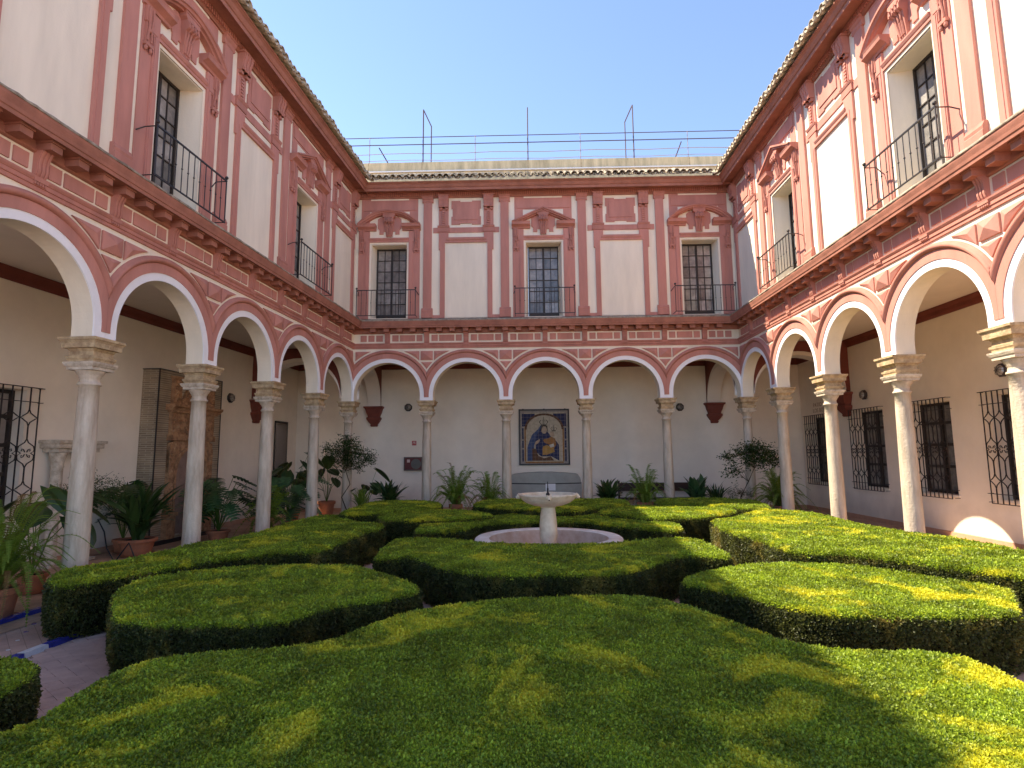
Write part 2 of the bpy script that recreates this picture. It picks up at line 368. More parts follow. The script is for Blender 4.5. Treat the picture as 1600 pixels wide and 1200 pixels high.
# ---- upper storey pieces, all centred on u = 0
def pilaster(): return fb(MB(), -.14, .14, 6.93, 10.60, 0, .055)
def pil_base():
    mb = MB(); return mb.profx(nz([(0, 6.60), (.10, 6.60), (.10, 6.78), (.085, 6.80), (.095, 6.85), (.07, 6.90), (.06, 6.93), (0, 6.93)]), -.185, .185)
def pil_cap(): 
    mb = MB(); mb.profx(nz([(0, 10.60), (.06, 10.60), (.075, 10.63), (.065, 10.66), (.065, 10.70), (.09, 10.73), (.105, 10.79), (0, 10.79)]), -.185, .185)
    return fb(mb, -.19, .19, 10.79, 10.835, 0, .12)
def seg_arc(a0, a1, R, zc, th, n0, n1, seg=24):
    mb = MB(); vs = []
    for i in range(seg+1):
        a = a0+(a1-a0)*i/seg
        for r, n in ((R, n0), (R, n1), (R-th*.35, n1), (R-th*.45, n1-.03), (R-th*.75, n1-.05), (R-th*.8, n1-.10), (R-th, n1-.12), (R-th, n0)):
            vs.append((r*sin(a), Y(n), zc+r*cos(a)))
    k = 8; fs = [(i*k+j, i*k+(j+1) % k, (i+1)*k+(j+1) % k, (i+1)*k+j) for i in range(seg) for j in range(k)]
    fs += [tuple(range(k)), tuple(range(seg*k, seg*k+k))[::-1]]
    return mb.add(vs, fs)
def ped_round():
    h, rise = 1.05, .48; R = (h*h+rise*rise)/(2*rise); zc = 9.84+rise-R; a = math.asin(h/R)
    return seg_arc(-a, a, R, zc, .13, 0, .24)
def ped_tri():
    mb = MB(); 
    for s in (-1, 1):
        for (d0, d1, n) in ((0, .05, .24), (.05, .10, .20), (.10, .14, .12)):
            mb.prismy([(s*1.06, 9.84+.0-d0*.1), (0, 10.33-d0), (0, 10.33-d1), (s*(1.06-d1*1.9), 9.84)], Y(0), Y(n))
    return mb
def ped_cornice(s):
    mb = MB(); prof = [(0, 9.64), (.06, 9.64), (.08, 9.68), (.15, 9.72), (.19, 9.74), (.20, 9.80), (.22, 9.84), (0, 9.84)]
    mb.profx(nz(prof), min(s*.44, s*1.06), max(s*.44, s*1.06)); 
    return mb
def keystone():
    mb = MB()
    pr = [(10.17, .20, .16), (10.10, .205, .17), (10.06, .15, .16), (9.98, .15, .20), (9.90, .155, .20), (9.86, .14, .13), (9.70, .125, .10), (9.55, .11, .075), (9.42, .10, .06)]
    vs = [(s*w, Y(n), z) for z, w, n in pr for s in (-1, 1)]+[(s*w, Y(0), z) for z, w, n in pr for s in (-1, 1)]
    m = len(pr)*2; fs = [(2*i, 2*i+1, 2*i+3, 2*i+2) for i in range(len(pr)-1)]
    fs += [(2*i, 2*i+2, m+2*i+2, m+2*i) for i in range(len(pr)-1)]+[(2*i+1, 2*i+3, m+2*i+3, m+2*i+1) for i in range(len(pr)-1)]
    mb.add(vs, fs); mb.prismy([(-.2, 10.17), (.2, 10.17), (.23, 10.21), (-.23, 10.21)], Y(0), Y(.17))
    for c in (-.085, 0, .085): mb.tube([(c, Y(.165), 10.06), (c, Y(.215), 9.98), (c, Y(.215), 9.90), (c*.9, Y(.14), 9.85), (c*.75, Y(.108), 9.70), (c*.6, Y(.07), 9.46)], .022, 6)
    return mb
def side_drop():        # carved hanging piece beside the architrave
    mb = MB(); fb(mb, -.085, .085, 9.36, 9.64, 0, .075); fb(mb, -.065, .065, 8.98, 9.36, 0, .06)
    for c in (-.045, .045):
        mb.tube([(c, Y(.085), 9.62), (c, Y(.09), 9.45), (c*.5, Y(.085), 9.30), (c*.9, Y(.075), 9.12), (c, Y(.07), 9.02)], .018, 5)
    fb(mb, -.09, .09, 8.93, 8.99, 0, .085)
    for c in (-.055, .055): mb.sphere((c, Y(.06), 8.89), .032, 8, 5, 1.5)
    mb.sphere((0, Y(.06), 8.95), .03, 8, 5)
    mb.sphere((0, Y(.075), 9.22), .03, 8, 5, 1.4); return mb
def win_backing():
    mb = MB(); fb(mb, -.965, .965, 10.32, 10.79, 0, .012)
    fb(mb, -.965, -.68, 9.84, 10.32, 0, .012); fb(mb, .68, .965, 9.84, 10.32, 0, .012)
    fb(mb, -1.04, -.80, 6.60, 9.66, 0, .022); fb(mb, .80, 1.04, 6.60, 9.66, 0, .022); return mb
def win_attic(): return fb(MB(), -.90, .90, 10.36, 10.68, .012, .032)
def cream_strip(): return fb(MB(), -.65, .65, 10.72, 10.785, .012, .018)
def architrave_up():
    mb = MB()
    for s in (-1, 1):
        fb(mb, s*.665, s*.80, 6.60, 9.235, 0, .05); fb(mb, s*.72, s*.775, 6.60, 9.235, .05, .062)
        fb(mb, s*.665, s*.93, 9.235, 9.62, 0, .05); fb(mb, s*.72, s*.88, 9.26, 9.56, .05, .06)
    fb(mb, -.665, .665, 9.235, 9.38, 0, .05); mb.profx(nz([(.05, 9.29), (.065, 9.30), (.09, 9.345), (.09, 9.375), (.05, 9.38)]), -.66, .66)
    return mb
def tympanum():
    mb = MB(); mb.prismy([(-.34, 9.52), (-.20, 9.52), (-.20, 9.62), (.20, 9.62), (.20, 9.52), (.34, 9.52), (.34, 9.66), (.40, 9.74), (.40, 10.05), (.3, 10.13), (-.3, 10.13), (-.40, 10.05), (-.40, 9.74), (-.34, 9.66)], Y(0), Y(.03)); return mb
def white_surround():
    mb = MB()
    for s in (-1, 1):
        fb(mb, s*.60, s*.665, 6.60, 9.235, -.01, .018)
        mb.prismz([(s*.60, Y(-.01)), (s*.66, Y(-.01)), (s*.66, Y(-.50)), (s*.52, Y(-.50))], 6.60, 9.20)
    fb(mb, -.60, .60, 9.17, 9.235, -.01, .018); fb(mb, -.60, .60, 9.15, 9.22, -.50, -.01); return mb
def win_frame():
    mb = MB(); y = -.47
    w, zb, zt = .515, 6.62, 9.15
    for s in (-1, 1): fb(mb, s*(w-.04), s*w, zb, zt, y, y+.07)
    fb(mb, -w, w, zt-.05, zt, y, y+.068); fb(mb, -w, w, zb, zb+.20, y, y+.06)
    fb(mb, -.032, .032, zb, zt, y, y+.065)
    for s in (-1, 1): fb(mb, s*.235, s*.258, zb+.2, zt, y, y+.045)
    for i in range(1, 6): fb(mb, -w, w, zb+.2+i*(zt-zb-.22)/6-.011, zb+.2+i*(zt-zb-.22)/6+.011, y, y+.05)
    return mb
def pane(): return MB().box(-.11, .11, -.004, .004, -.19, .19)
def baluster(n=.36, z0=6.64, z1=7.48):
    mb = MB(); mb.tube([(0, 0, z0), (0, 0, z1)], .0085, 6); 
    mb.sphere((0, 0, 7.06), .019, 7, 4, .8); return mb
def rail_bars(n=.36):
    mb = MB(); y = Y(n)
    mb.box(-.98, .98, y-.014, y+.014, 7.47, 7.495); mb.box(-.98, .98, y-.012, y+.012, 6.625, 6.645)
    for s in (-1, 1):
        mb.tube([(s*.97, y, 6.62), (s*.97, y, 7.51)], .013, 6); mb.sphere((s*.97, y, 7.545), .034, 10, 7)
        mb.tube([(s*.97, y, 7.475), (s*.97, Y(.14), 7.475), (s*1.02, Y(.02), 7.40)], .011, 5)
        mb.tube([(s*.97, y, 6.635), (s*.97, Y(0), 6.635)], .010, 5)
    return mb
def console_up():
    mb = MB(); pr = [(0, 10.79), (.17, 10.79), (.18, 10.74), (.17, 10.68), (.14, 10.60), (.13, 10.50), (.15, 10.44), (.14, 10.40), (0, 10.40)]
    mb.profx(nz(pr), -.165, .165)
    for c in (-.11, 0, .11): mb.profx(nz([(n+.016 if n > 0 else 0, z) for n, z in pr]), c-.035, c+.035)
    for c in (-.1, .1): mb.box(c-.045, c+.045, Y(.10), Y(0), 10.33, 10.40)
    fb(mb, -.19, .19, 10.79, 10.835, 0, .19); return mb
def ladder():
    mb = MB(); fb(mb, -.165, .165, 9.77, 10.40, 0, .03)
    for i in range(7): fb(mb, -.045, .045, 9.79+i*.075, 9.835+i*.075, .03, .065)
    fb(mb, -.075, -.055, 9.77, 10.33, .03, .045); fb(mb, .055, .075, 9.77, 10.33, .03, .045); return mb
def cap_block():
    mb = MB(); return mb.profx(nz([(0, 9.56), (.06, 9.56), (.065, 9.70), (.08, 9.72), (.10, 9.77), (0, 9.77)]), -.20, .20)
def attic_panel():
    mb = MB(); w, a, b = .50, 9.82, 10.66
    mb.prismy([(-w, a), (-.2, a), (-.2, a+.04), (.2, a+.04), (.2, a), (w, a), (w, a+.28), (w-.04, a+.28), (w-.04, b-.28), (w, b-.28), (w, b), (.2, b), (.2, b-.04), (-.2, b-.04), (-.2, b), (-w, b), (-w, b-.28), (-w+.04, b-.28), (-w+.04, a+.28), (-w, a+.28)], Y(0), Y(.03))
    fb(mb, -.39, .39, 9.98, 10.55, .03, .05); return mb
def panel_frame(P):
    mb = MB(); h = P/2-.185
    for s in (-1, 1):
        fb(mb, s*.715, s*.875, 6.60, 8.94, 0, .05); fb(mb, s*.715, s*.92, 8.94, 9.54, 0, .05)
        fb(mb, s*.76, s*.80, 6.60, 9.20, .05, .06); fb(mb, s*.875, s*h, 6.60, 6.70, 0, .03)
        fb(mb, s*.60, s*.715, 9.19, 9.54, 0, .05)
    fb(mb, -.60, .60, 9.19, 9.37, 0, .05); mb.profx(nz([(.05, 9.25), (.062, 9.26), (.085, 9.30), (.085, 9.335), (.05, 9.34)]), -.66, .66)
    fb(mb, -h, h, 9.54, 9.72, 0, .026); return mb
TK = .53
def tile_cover(L=.42, r=.100, seg=7):
    mb = MB(); vs = []; n = seg+1
    for yy, rr, zz in ((0, r, 0), (L, r*.86, L*TK)):
        for q in (rr, rr-.016):
            vs += [(q*cos(pi*j/seg), yy, zz+q*sin(pi*j/seg)) for j in range(n)]
    fs = [(j, j+1, 2*n+j+1, 2*n+j) for j in range(seg)]+[(n+j, n+j+1, 3*n+j+1, 3*n+j)[::-1] for j in range(seg)]
    fs += [(j, n+j, n+j+1, j+1) for j in range(seg)]
    return mb.add(vs, fs)
def tile_pan():
    mb = tile_cover(.42, .100); mb.v = [(x, y, z-2*(z-y*TK)) for x, y, z in mb.v]; return mb

def wall_holes(mb, u0, u1, z0, z1, holes, y0, y1):
    us = sorted({u0, u1, *[x for h in holes for x in h[:2]]}); zs = sorted({z0, z1, *[x for h in holes for x in h[2:4]]})
    for a, b in zip(us, us[1:]):
        run = None
        for c, d in zip(zs, zs[1:]):
            m = ((a+b)/2, (c+d)/2)
            if any(h[0] < m[0] < h[1] and h[2] < m[1] < h[3] for h in holes): continue
            mb.box(a, b, y0, y1, c, d)
    return mb

def put(name, key, fn, m, root, u=0, S=1, parent=None, smooth=False, y=0, z=0, flip=False):
    me = shared(key, fn, m, smooth)
    return link(name, me, parent or root, (S*u, y, z))

CORNICE_UP = [(0, 10.77), (.05, 10.77), (.055, 10.80), (.07, 10.815), (.07, 10.82), (.075, 10.825), (.075, 10.945), (.12, 10.955), (.39, 10.96), (.395, 10.875), (.42, 10.87), (.425, 10.955), (.45, 10.965), (.475, 11.0), (.50, 11.05), (.545, 11.085), (.56, 11.09), (.56, 11.13), (0, 11.13)]
ARCHITR = [(0, 5.588), (.02, 5.588), (.028, 5.592), (.028, 5.645), (.045, 5.65), (.045, 5.705), (.055, 5.71), (.075, 5.74), (.08, 5.765), (0, 5.765)]
BAND2 = [(0, 6.085), (.02, 6.085), (.045, 6.10), (.05, 6.13), (.035, 6.135), (.035, 6.24), (0, 6.24)]
CROWN_LO = [(0, 6.24), (.31, 6.24), (.312, 6.225), (.33, 6.225), (.335, 6.275), (.35, 6.285), (.36, 6.33), (.375, 6.37), (.385, 6.40), (.388, 6.435), (0, 6.435)]
LEDGE = [(0, 6.436), (.395, 6.436), (.40, 6.45), (.398, 6.475), (.0, 6.60)]

def wing(name, label, origin, rz, S, nb, P, first_panel, win_kinds, roofz=0.0, u_end=None, ends=(0,)):
    """S = -1 for the wing whose local x runs towards the far corner. Bays are counted from the far corner."""
    W = empty(name, (*origin, roofz), rz, label, 'building')
    U = u_end or nb*P
    x0, x1 = (0, U) if S > 0 else (-U, 0)
    # ---- arcade
    for k in range(nb):
        c = (k+.5)*P
        put('arcade_wall', ('arcade_wall', P), lambda: arch_wall(P), M_CREAM, W, c, S)
        a = put('arch_band', ('arch_band', P), lambda: white_band(P), M_WHITE, W, c, S)
        put('archivolt', ('archivolt', P), lambda: archivolt(P), M_PINK, W, c, S)
        put('arch_moulding', ('arch_moulding', P), lambda: arch_moulding(P), M_PINK2, W, c, S, smooth=True)
        put('spandrel_panel', ('spandrel_r', P), lambda: spandrel_side(P, 1), M_PINK, W, k*P, S) if S > 0 else put('spandrel_panel', ('spandrel_l', P), lambda: spandrel_side(P, -1), M_PINK, W, k*P, S)
        put('spandrel_panel', ('spandrel_l', P), lambda: spandrel_side(P, -1), M_PINK, W, (k+1)*P, S) if S > 0 else put('spandrel_panel', ('spandrel_r', P), lambda: spandrel_side(P, 1), M_PINK, W, (k+1)*P, S)
        if k > 0:
            put('diamond_panel', 'diamond_panel', spandrel_square, M_PINK, W, k*P, S)
            put('spandrel_panel', ('spandrel_low', P), lambda: spandrel_low(P), M_PINK, W, k*P, S)
    # ---- mouldings running along the wing
    obj('architrave_moulding', MB().profx(nz(ARCHITR), x0, x1), M_PINK2, W)
    obj('frieze_moulding', MB().profx(nz(BAND2), x0, x1), M_RED, W)
    obj('lower_cornice', MB().profx(nz(CROWN_LO), x0, x1), M_RED, W)
    lm = MB(); n = int(U/.12); rr = random.Random(5)
    xs = [x0+(x1-x0)*i/n for i in range(n+1)]
    vs = []
    for x in xs:
        j = rr.uniform(-.006, .008); j2 = rr.uniform(-.008, .004)
        vs += [(x, Y(0), 6.436), (x, Y(.398+j), 6.436), (x, Y(.402+j), 6.45), (x, Y(.39+j), 6.478+j2), (x, Y(.2), 6.54+j2), (x, Y(0), 6.60)]
    lm.add(vs, [(i*6+a, i*6+a+1, i*6+a+7, i*6+a+6) for i in range(n) for a in range(5)])
    obj('ledge', lm, M_LEDGE, W)
    obj('upper_cornice', MB().profx(nz(CORNICE_UP), x0, x1), M_RED, W)
    dm = MB(); q = int(U/.07)
    for i in range(q):
        x = x0+(i+.5)*.07
        if x < x1-.02: fb(dm, x-.021, x+.021, 10.83, 10.94, .07, .115)
    tag(obj('dentils', dm, M_PINK2, W), kind='stuff')
    # ---- frieze
    nh = int(round(U/(P/2)))
    fp = frieze_panels(P)
    for j in range(nh):
        u = j*P/2
        if j > 0: put('frieze_console', 'frieze_console', console_low, M_PINK2, W, u, S)
        ps = fp if j > 0 and not (len(ends) > 1 and j == nh-1) else ([(.42*1, .62), (.68, .88), (.94, 1.15)] if j == 0 else [(.155, .36), (.42, .62), (.68, .88)])
        if j == 0: ps = [(.40, .60), (.66, .86), (.92, 1.14)]
        for a, b in ps:
            put('frieze_panel', ('frieze_panel', round(b-a, 3)), lambda: fb(MB(), -(b-a)/2, (b-a)/2, 5.835, 6.04, 0, .024), M_PINK, W, u+(a+b)/2, S)
        for i in range(3):
            uu = u+i*P/6
            if .45 < uu < U-(.45 if len(ends) > 1 else -.1): put('modillion', 'modillion', modillion, M_RED, W, uu, S)
    # ---- columns
    cols = list(range(nb+1)) if 0 in ends else list(range(1, nb+1))
    for k in cols:
        if k == 0 and name != 'far_wing': continue
        if k == nb and name == 'far_wing': pass
        s = put('column_shaft', 'column_shaft', column_shaft, M_MARBLE, W, k*P, S, smooth=True)
        a = link('abacus', shared('abacus', column_abacus, M_MARB2), s); b = link('impost_block', shared('impost_block', impost, M_SAND), s)
        rzz = random.uniform(-.01, .01); b.rotation_euler[2] = rzz
    # ---- upper wall
    holes = []; kinds = []
    for k in range(nb):
        is_panel = (k % 2 == 0) if first_panel else (k % 2 == 1)
        kinds.append('panel' if is_panel else win_kinds[(k//2) % len(win_kinds)])
        if not is_panel: c = (k+.5)*P; holes.append((S*c-.60 if S > 0 else S*c-.60, S*c+.60, 6.6, 9.17))
    uw = MB(); wall_holes(uw, x0, x1, 6.55, 11.10, holes, -TT, .42)
    obj('upper_wall', uw, M_CREAM, W)
    for k in range(nb):
        c = (k+.5)*P
        if k > 0 or False:
            p = put('pilaster', 'pilaster', pilaster, M_PINK, W, k*P, S)
            link('pilaster_base', shared('pilaster_base', pil_base, M_PINK2), p); link('pilaster_capital', shared('pilaster_capital', pil_cap, M_PINK2), p)
        if kinds[k] == 'panel':
            put('panel_frame', ('panel_frame', P), lambda: panel_frame(P), M_PINK, W, c, S)
            put('attic_panel', 'attic_panel', attic_panel, M_PINK, W, c, S)
            for s in (-1, 1):
                a = put('attic_console', 'attic_console', console_up, M_PINK2, W, c+s*.76, S)
                link('beaded_strip', shared('beaded_strip', ladder, M_PINK), a)
                link('console_block', shared('console_block', cap_block, M_PINK2), a)
        else:
            put('window_backing', 'window_backing', win_backing, M_PINK, W, c, S)
            put('attic_block', 'attic_block', win_attic, M_PINK, W, c, S)
            put('cream_strip', 'cream_strip', cream_strip, M_CREAM, W, c, S)
            sr = put('window_surround', 'window_surround', white_surround, M_CREAM, W, c, S)
            put('architrave', 'architrave', architrave_up, M_PINK, W, c, S)
            put('tympanum', 'tympanum', tympanum, M_PINK, W, c, S)
            pd = put('pediment', kinds[k], ped_round if kinds[k] == 'round' else ped_tri, M_PINK2, W, c, S)
            link('keystone', smooth_auto(shared('keystone', keystone, M_PINK2), 40), pd)
            for s in (-1, 1):
                link('pediment_cornice', shared(('pediment_cornice', s), lambda: ped_cornice(s), M_PINK2), pd)
                link('carved_drop', shared('carved_drop', side_drop, M_PINK2), pd, (s*.925, 0, 0))
            w = put('window', 'window_frame', win_frame, M_WOODK, W, c, S)
            zt, zb = 9.15, 6.62
            for i in range(6):
                for x in (-.365, -.13, .13, .365):
                    link('pane', shared('pane', pane, M_GLASS), w, (x, Y(-.45), zb+.2+(i+.5)*(zt-zb-.22)/6), rot=(random.uniform(-.012, .012), 0, random.uniform(-.02, .02)))
            rb = put('balcony_railing', 'balcony_railing', rail_bars, M_IRON, W, c, S)
            for i in range(1, 12): link('baluster', shared('baluster', baluster, M_IRON), rb, (-.97+i*1.94/12, Y(.36), 0))
    # ---- eaves
    nt = int((U-1.3)/.222) if len(ends) > 1 else int((U-.6)/.222)
    um = .64
    cov = shared('roof_tile', tile_cover, M_TILE, True); pan = shared('roof_pan_tile', tile_pan, M_TILE, True)
    back = MB()
    um2 = .02
    for i in range(nt):
        u = um+i*.222+random.uniform(-.012, .012)
        for base, dx, dz in ((cov, 0, .105), (pan, .111, .115)):
            rt = (random.uniform(-.05, .05), random.uniform(-.06, .06), random.uniform(-.06, .06))
            o = link('roof_tile', base, W, (S*(u+dx), Y(.70+random.uniform(-.02, .03)), 11.10+dz+random.uniform(-.008, .008)), rot=rt)
        for rw in range(1, 4):
            for fn, dx, dz in ((tile_cover, 0, .105), (tile_pan, .111, .115)):
                t = fn(); ox, oy, oz = S*(u+dx)+random.uniform(-.01, .01), Y(.70)+rw*.33, 11.115+dz+rw*.33*TK
                back.add([(x+ox, y+oy, z+oz) for x, y, z in t.v], t.f)
    tag(obj('upper_roof_tiles', back, M_TILE, W, smooth=True), kind='stuff')
    rb = MB().add([(x0, Y(.52), 11.132), (x1, Y(.52), 11.132), (x1, 3.6, 13.0), (x0, 3.6, 13.0), (x0, 3.6, 11.0), (x1, 3.6, 11.0), (x0, .42, 11.0), (x1, .42, 11.0)],
                  [(0, 1, 2, 3), (3, 2, 5, 4)])
    obj('roof_slope', rb, M_TILE, W)
    return W

def transverse(W, x, mirrored=1):
    """arch across the gallery from the corner column to the wall, with its red corbel"""
    mb = MB(); mr = MB(); t = .25; y0, y1 = .19, G-.14; yc = (y0+y1)/2; r = (y1-y0)/2; zc = 3.96; seg = 24
    pts = [(yc-r*cos(pi*i/seg), zc+r*sin(pi*i/seg)*.85) for i in range(seg+1)]
    vs = []
    for y, z in pts: vs += [(x-t, y, z), (x+t, y, z), (x-t, y, z+.13), (x+t, y, z+.13)]
    mb.add(vs, [(4*i, 4*i+1, 4*i+5, 4*i+4) for i in range(seg)]+[(4*i, 4*i+4, 4*i+6, 4*i+2) for i in range(seg)]+[(4*i+1, 4*i+3, 4*i+7, 4*i+5) for i in range(seg)])
    a = obj('transverse_arch', mb, M_CEIL, W)
    vs = []
    for y, z in pts: vs += [(x-t+.012, y, z+.10), (x+t-.012, y, z+.10), (x-t+.012, y, 5.64), (x+t-.012, y, 5.64)]
    mr.add(vs, [(4*i, 4*i+4, 4*i+6, 4*i+2) for i in range(seg)]+[(4*i+1, 4*i+3, 4*i+7, 4*i+5) for i in range(seg)])
    mr.box(x-t+.012, x+t-.012, y1, G, 4.0, 5.64)
    obj('spandrel_face', mr, M_DKRED, a)
    cb = MB(); w = .30
    pr = [(3.96, .38, .34), (3.91, .38, .33), (3.87, .33, .28), (3.70, .28, .25), (3.62, .24, .21), (3.56, .23, .20), (3.54, .28, .24), (3.48, .28, .24), (3.36, .20, .17), (3.28, .13, .12), (3.25, .15, .13), (3.20, .12, .10)]
    vs = []
    for z, hw, dp in pr: vs += [(x-hw*.95, G, z), (x-hw*.95, G-dp, z), (x+hw*.95, G-dp, z), (x+hw*.95, G, z)]
    cb.add(vs, [(4*i+j, 4*i+j+1, 4*i+j+5, 4*i+j+4) for i in range(len(pr)-1) for j in range(3)]+[(0, 1, 2, 3), tuple(range(len(vs)-4, len(vs)))])
    obj('corbel', cb, M_DKRED, W)

far = wing('far_wing', 'two-storey pink and cream arcaded wing closing the far end of the courtyard', C_L, 0, 1, 5, 2.6, False, ['round', 'tri', 'round'], 0, ends=(0, 1))
PL, PR = 2.602, 2.617
left = wing('side_wing', 'pink and cream arcaded wing in full shade along the left side of the garden', C_L, radians(90)-SKL, -1, 7, PL, True, ['tri', 'round', 'tri'], .003, ends=())
rightw = wing('side_wing', 'sunlit pink and cream arcaded wing along the right side of the garden', C_R, radians(-90)-SKR, 1, 7, PR, True, ['tri', 'round', 'tri'], .003, ends=())
# ------------------------------------------------------------ galleries: walls, ceilings, floors
def gallery(W, S, x0, x1, holes, ends_y=G):
    mb = wall_holes(MB(), x0, x1, 0, 5.9, holes, G, G+.45)
    obj('gallery_wall', mb, M_WALL, W)
    obj('gallery_ceiling', MB().box(x0+.01, x1-.01, TT+.002, G+.3, 5.65, 5.80), M_CEIL, W)
    cut = sorted(h for h in holes if h[2] < .1); xs = [x0]+[v for h in cut for v in h[:2]]+[x1]
    for a, b in zip(xs[::2], xs[1::2]):
        obj('skirting', MB().profx([(G, .008), (G-.022, .008), (G-.022, .13), (G-.015, .14), (G, .14)], a, b), M_SKIRT, W)
    obj('wall_moulding', MB().profx([(G, 5.40), (G-.03, 5.40), (G-.05, 5.46), (G-.05, 5.54), (G-.09, 5.60), (G-.10, 5.645), (G, 5.645)], x0, x1), M_DKRED, W)
HR = [(-2.58, -1.14, 1.02, 3.30), (.40, 1.84, 1.02, 3.30), (3.10, 4.54, 1.02, 3.30), (5.80, 7.24, 1.02, 3.30), (8.6, 9.9, 1.02, 3.28)]
GL = [(-2.71, -1.19), (.27, 1.79), (2.97, 4.49), (5.69, 7.21), (8.5, 10.0)]
HL = [(1.30, 2.25, -.01, 3.35), (-9.65, -8.25, 1.15, 3.40)]     # door beyond the corner, grille window (local x)
gallery(far, 1, -3.6, 16.6, [])
gallery(left, -1, -18.2, 3.19, HL)
gallery(rightw, 1, -3.19, 18.3, HR)
transverse(far, .03); transverse(far, 12.97); transverse(left, -.06); transverse(rightw, .04)

# floors (sheets 4 mm apart)
fl = MB().add([(-9.6, D-.1, .004), (11.0, D-.1, .004), (11.0, D+G+.1, .004), (-9.6, D+G+.1, .004)], [(0, 1, 2, 3)])
tag(obj('gallery_floor', fl, M_GFLOOR), kind='structure')
def wl(W, x, y): v = Matrix.Rotation(W.rotation_euler[2], 3, 'Z') @ Vector((x, y, 0)); return (v.x+W.location.x, v.y+W.location.y)
for W, a, b in ((left, -18.2, 3), (rightw, -3, 18.2)):
    p = [wl(W, x, y) for x, y in ((a, -.22), (b, -.22), (b, G+.1), (a, G+.1))]
    tag(obj('gallery_floor', MB().add([(*q, .008 if W is left else .012) for q in p], [(0, 1, 2, 3)]), M_GFLOOR), kind='structure')
cp_ = MB().add([(-8, -3, 0), (8.6, -3, 0), (8.6, D-.1, 0), (-8, D-.1, 0)], [(0, 1, 2, 3)])
paving = tag(obj('courtyard_paving', cp_, M_PAVE), kind='structure')

# clay slabs in herringbone where the corner of the path shows
rr = random.Random(3); a, b = .285, .138; th = radians(-38)
slab = MB().box(-a/2+.004, a/2-.004, -b/2+.004, b/2-.004, .0, .012); slab.v = [(x*(.985 if z > .005 else 1), y*(.97 if z > .005 else 1), z) for x, y, z in slab.v]
slm = slab.mesh('brick', M_SLAB); cnt = 0
for i in range(-40, 40):
    for j in range(-40, 40):
        for q in (0, 1):
            # classic 2:1 herringbone lattice
            bx = i*b+j*2*b; by = i*b-j*0*b
            if q == 0: x, y, r = bx+a/2, by+b/2, 0
            else: x, y, r = bx+b/2, by+b+a/2, pi/2
            X, Yy = x*cos(th)-y*sin(th)-3.9, x*sin(th)+y*cos(th)+5.2
            if -5.25 < X < -3.0 and 3.3 < Yy < 7.0 and X > -5.2 and (X+5.2)*1.0 > 0 and cnt < 298 and Yy > 3.3+(-3.0-X)*.2 and Yy < 6.9+(X+5.2)*-.6 + .2:
                link('brick', slm, paving, (X, Yy, .002+rr.uniform(0, .003)), rot=(rr.uniform(-.004, .004), rr.uniform(-.004, .004), th+r)); cnt += 1
# glazed kerb tiles along the garden and the gallery
tl = MB().box(-.148, .148, -.05, .05, 0, .055); tl.v = [(x*(.98 if z > .03 else 1), y*(.85 if z > .03 else 1), z) for x, y, z in tl.v]
tb, tw = tl.mesh('kerb_tile', M_BLUE), tl.mesh('kerb_tile', M_WTILE)
kb = empty('tile_kerb', (-5.0, 17.5, 0), 0, 'low kerb of cobalt blue and white glazed tiles edging the garden path on the left', 'kerb')
k2 = empty('tile_kerb', (-6.2, 17.5, 0), 0, 'line of cobalt blue glazed tiles at the foot of the left columns', 'kerb')
ang = SKL
for i in range(50):
    yy = -i*.30
    link('kerb_tile', tw if i % 4 == 1 else tb, kb, (-.40*0+yy*.035, yy, .0), rz=radians(90)-.035)
    link('kerb_tile', tb, k2, (yy*.058, yy, .012), rz=radians(90)-.058)
kb.location = (-4.98, 17.5, 0); k2.location = (-6.16, 17.5, 0)
inset = MB().box(-.024, .024, -.024, .024, 0, .003).mesh('inset_tile', M_BLUE); insw = MB().box(-.018, .018, -.018, .018, 0, .003).mesh('inset_tile', M_WTILE)
for i in range(3):
    for j in range(14): link('inset_tile', inset if (i+j) % 2 else insw, paving, (-5.75-i*.38+(j % 2)*.19, 5.2+j*.33, .001), rz=radians(45))

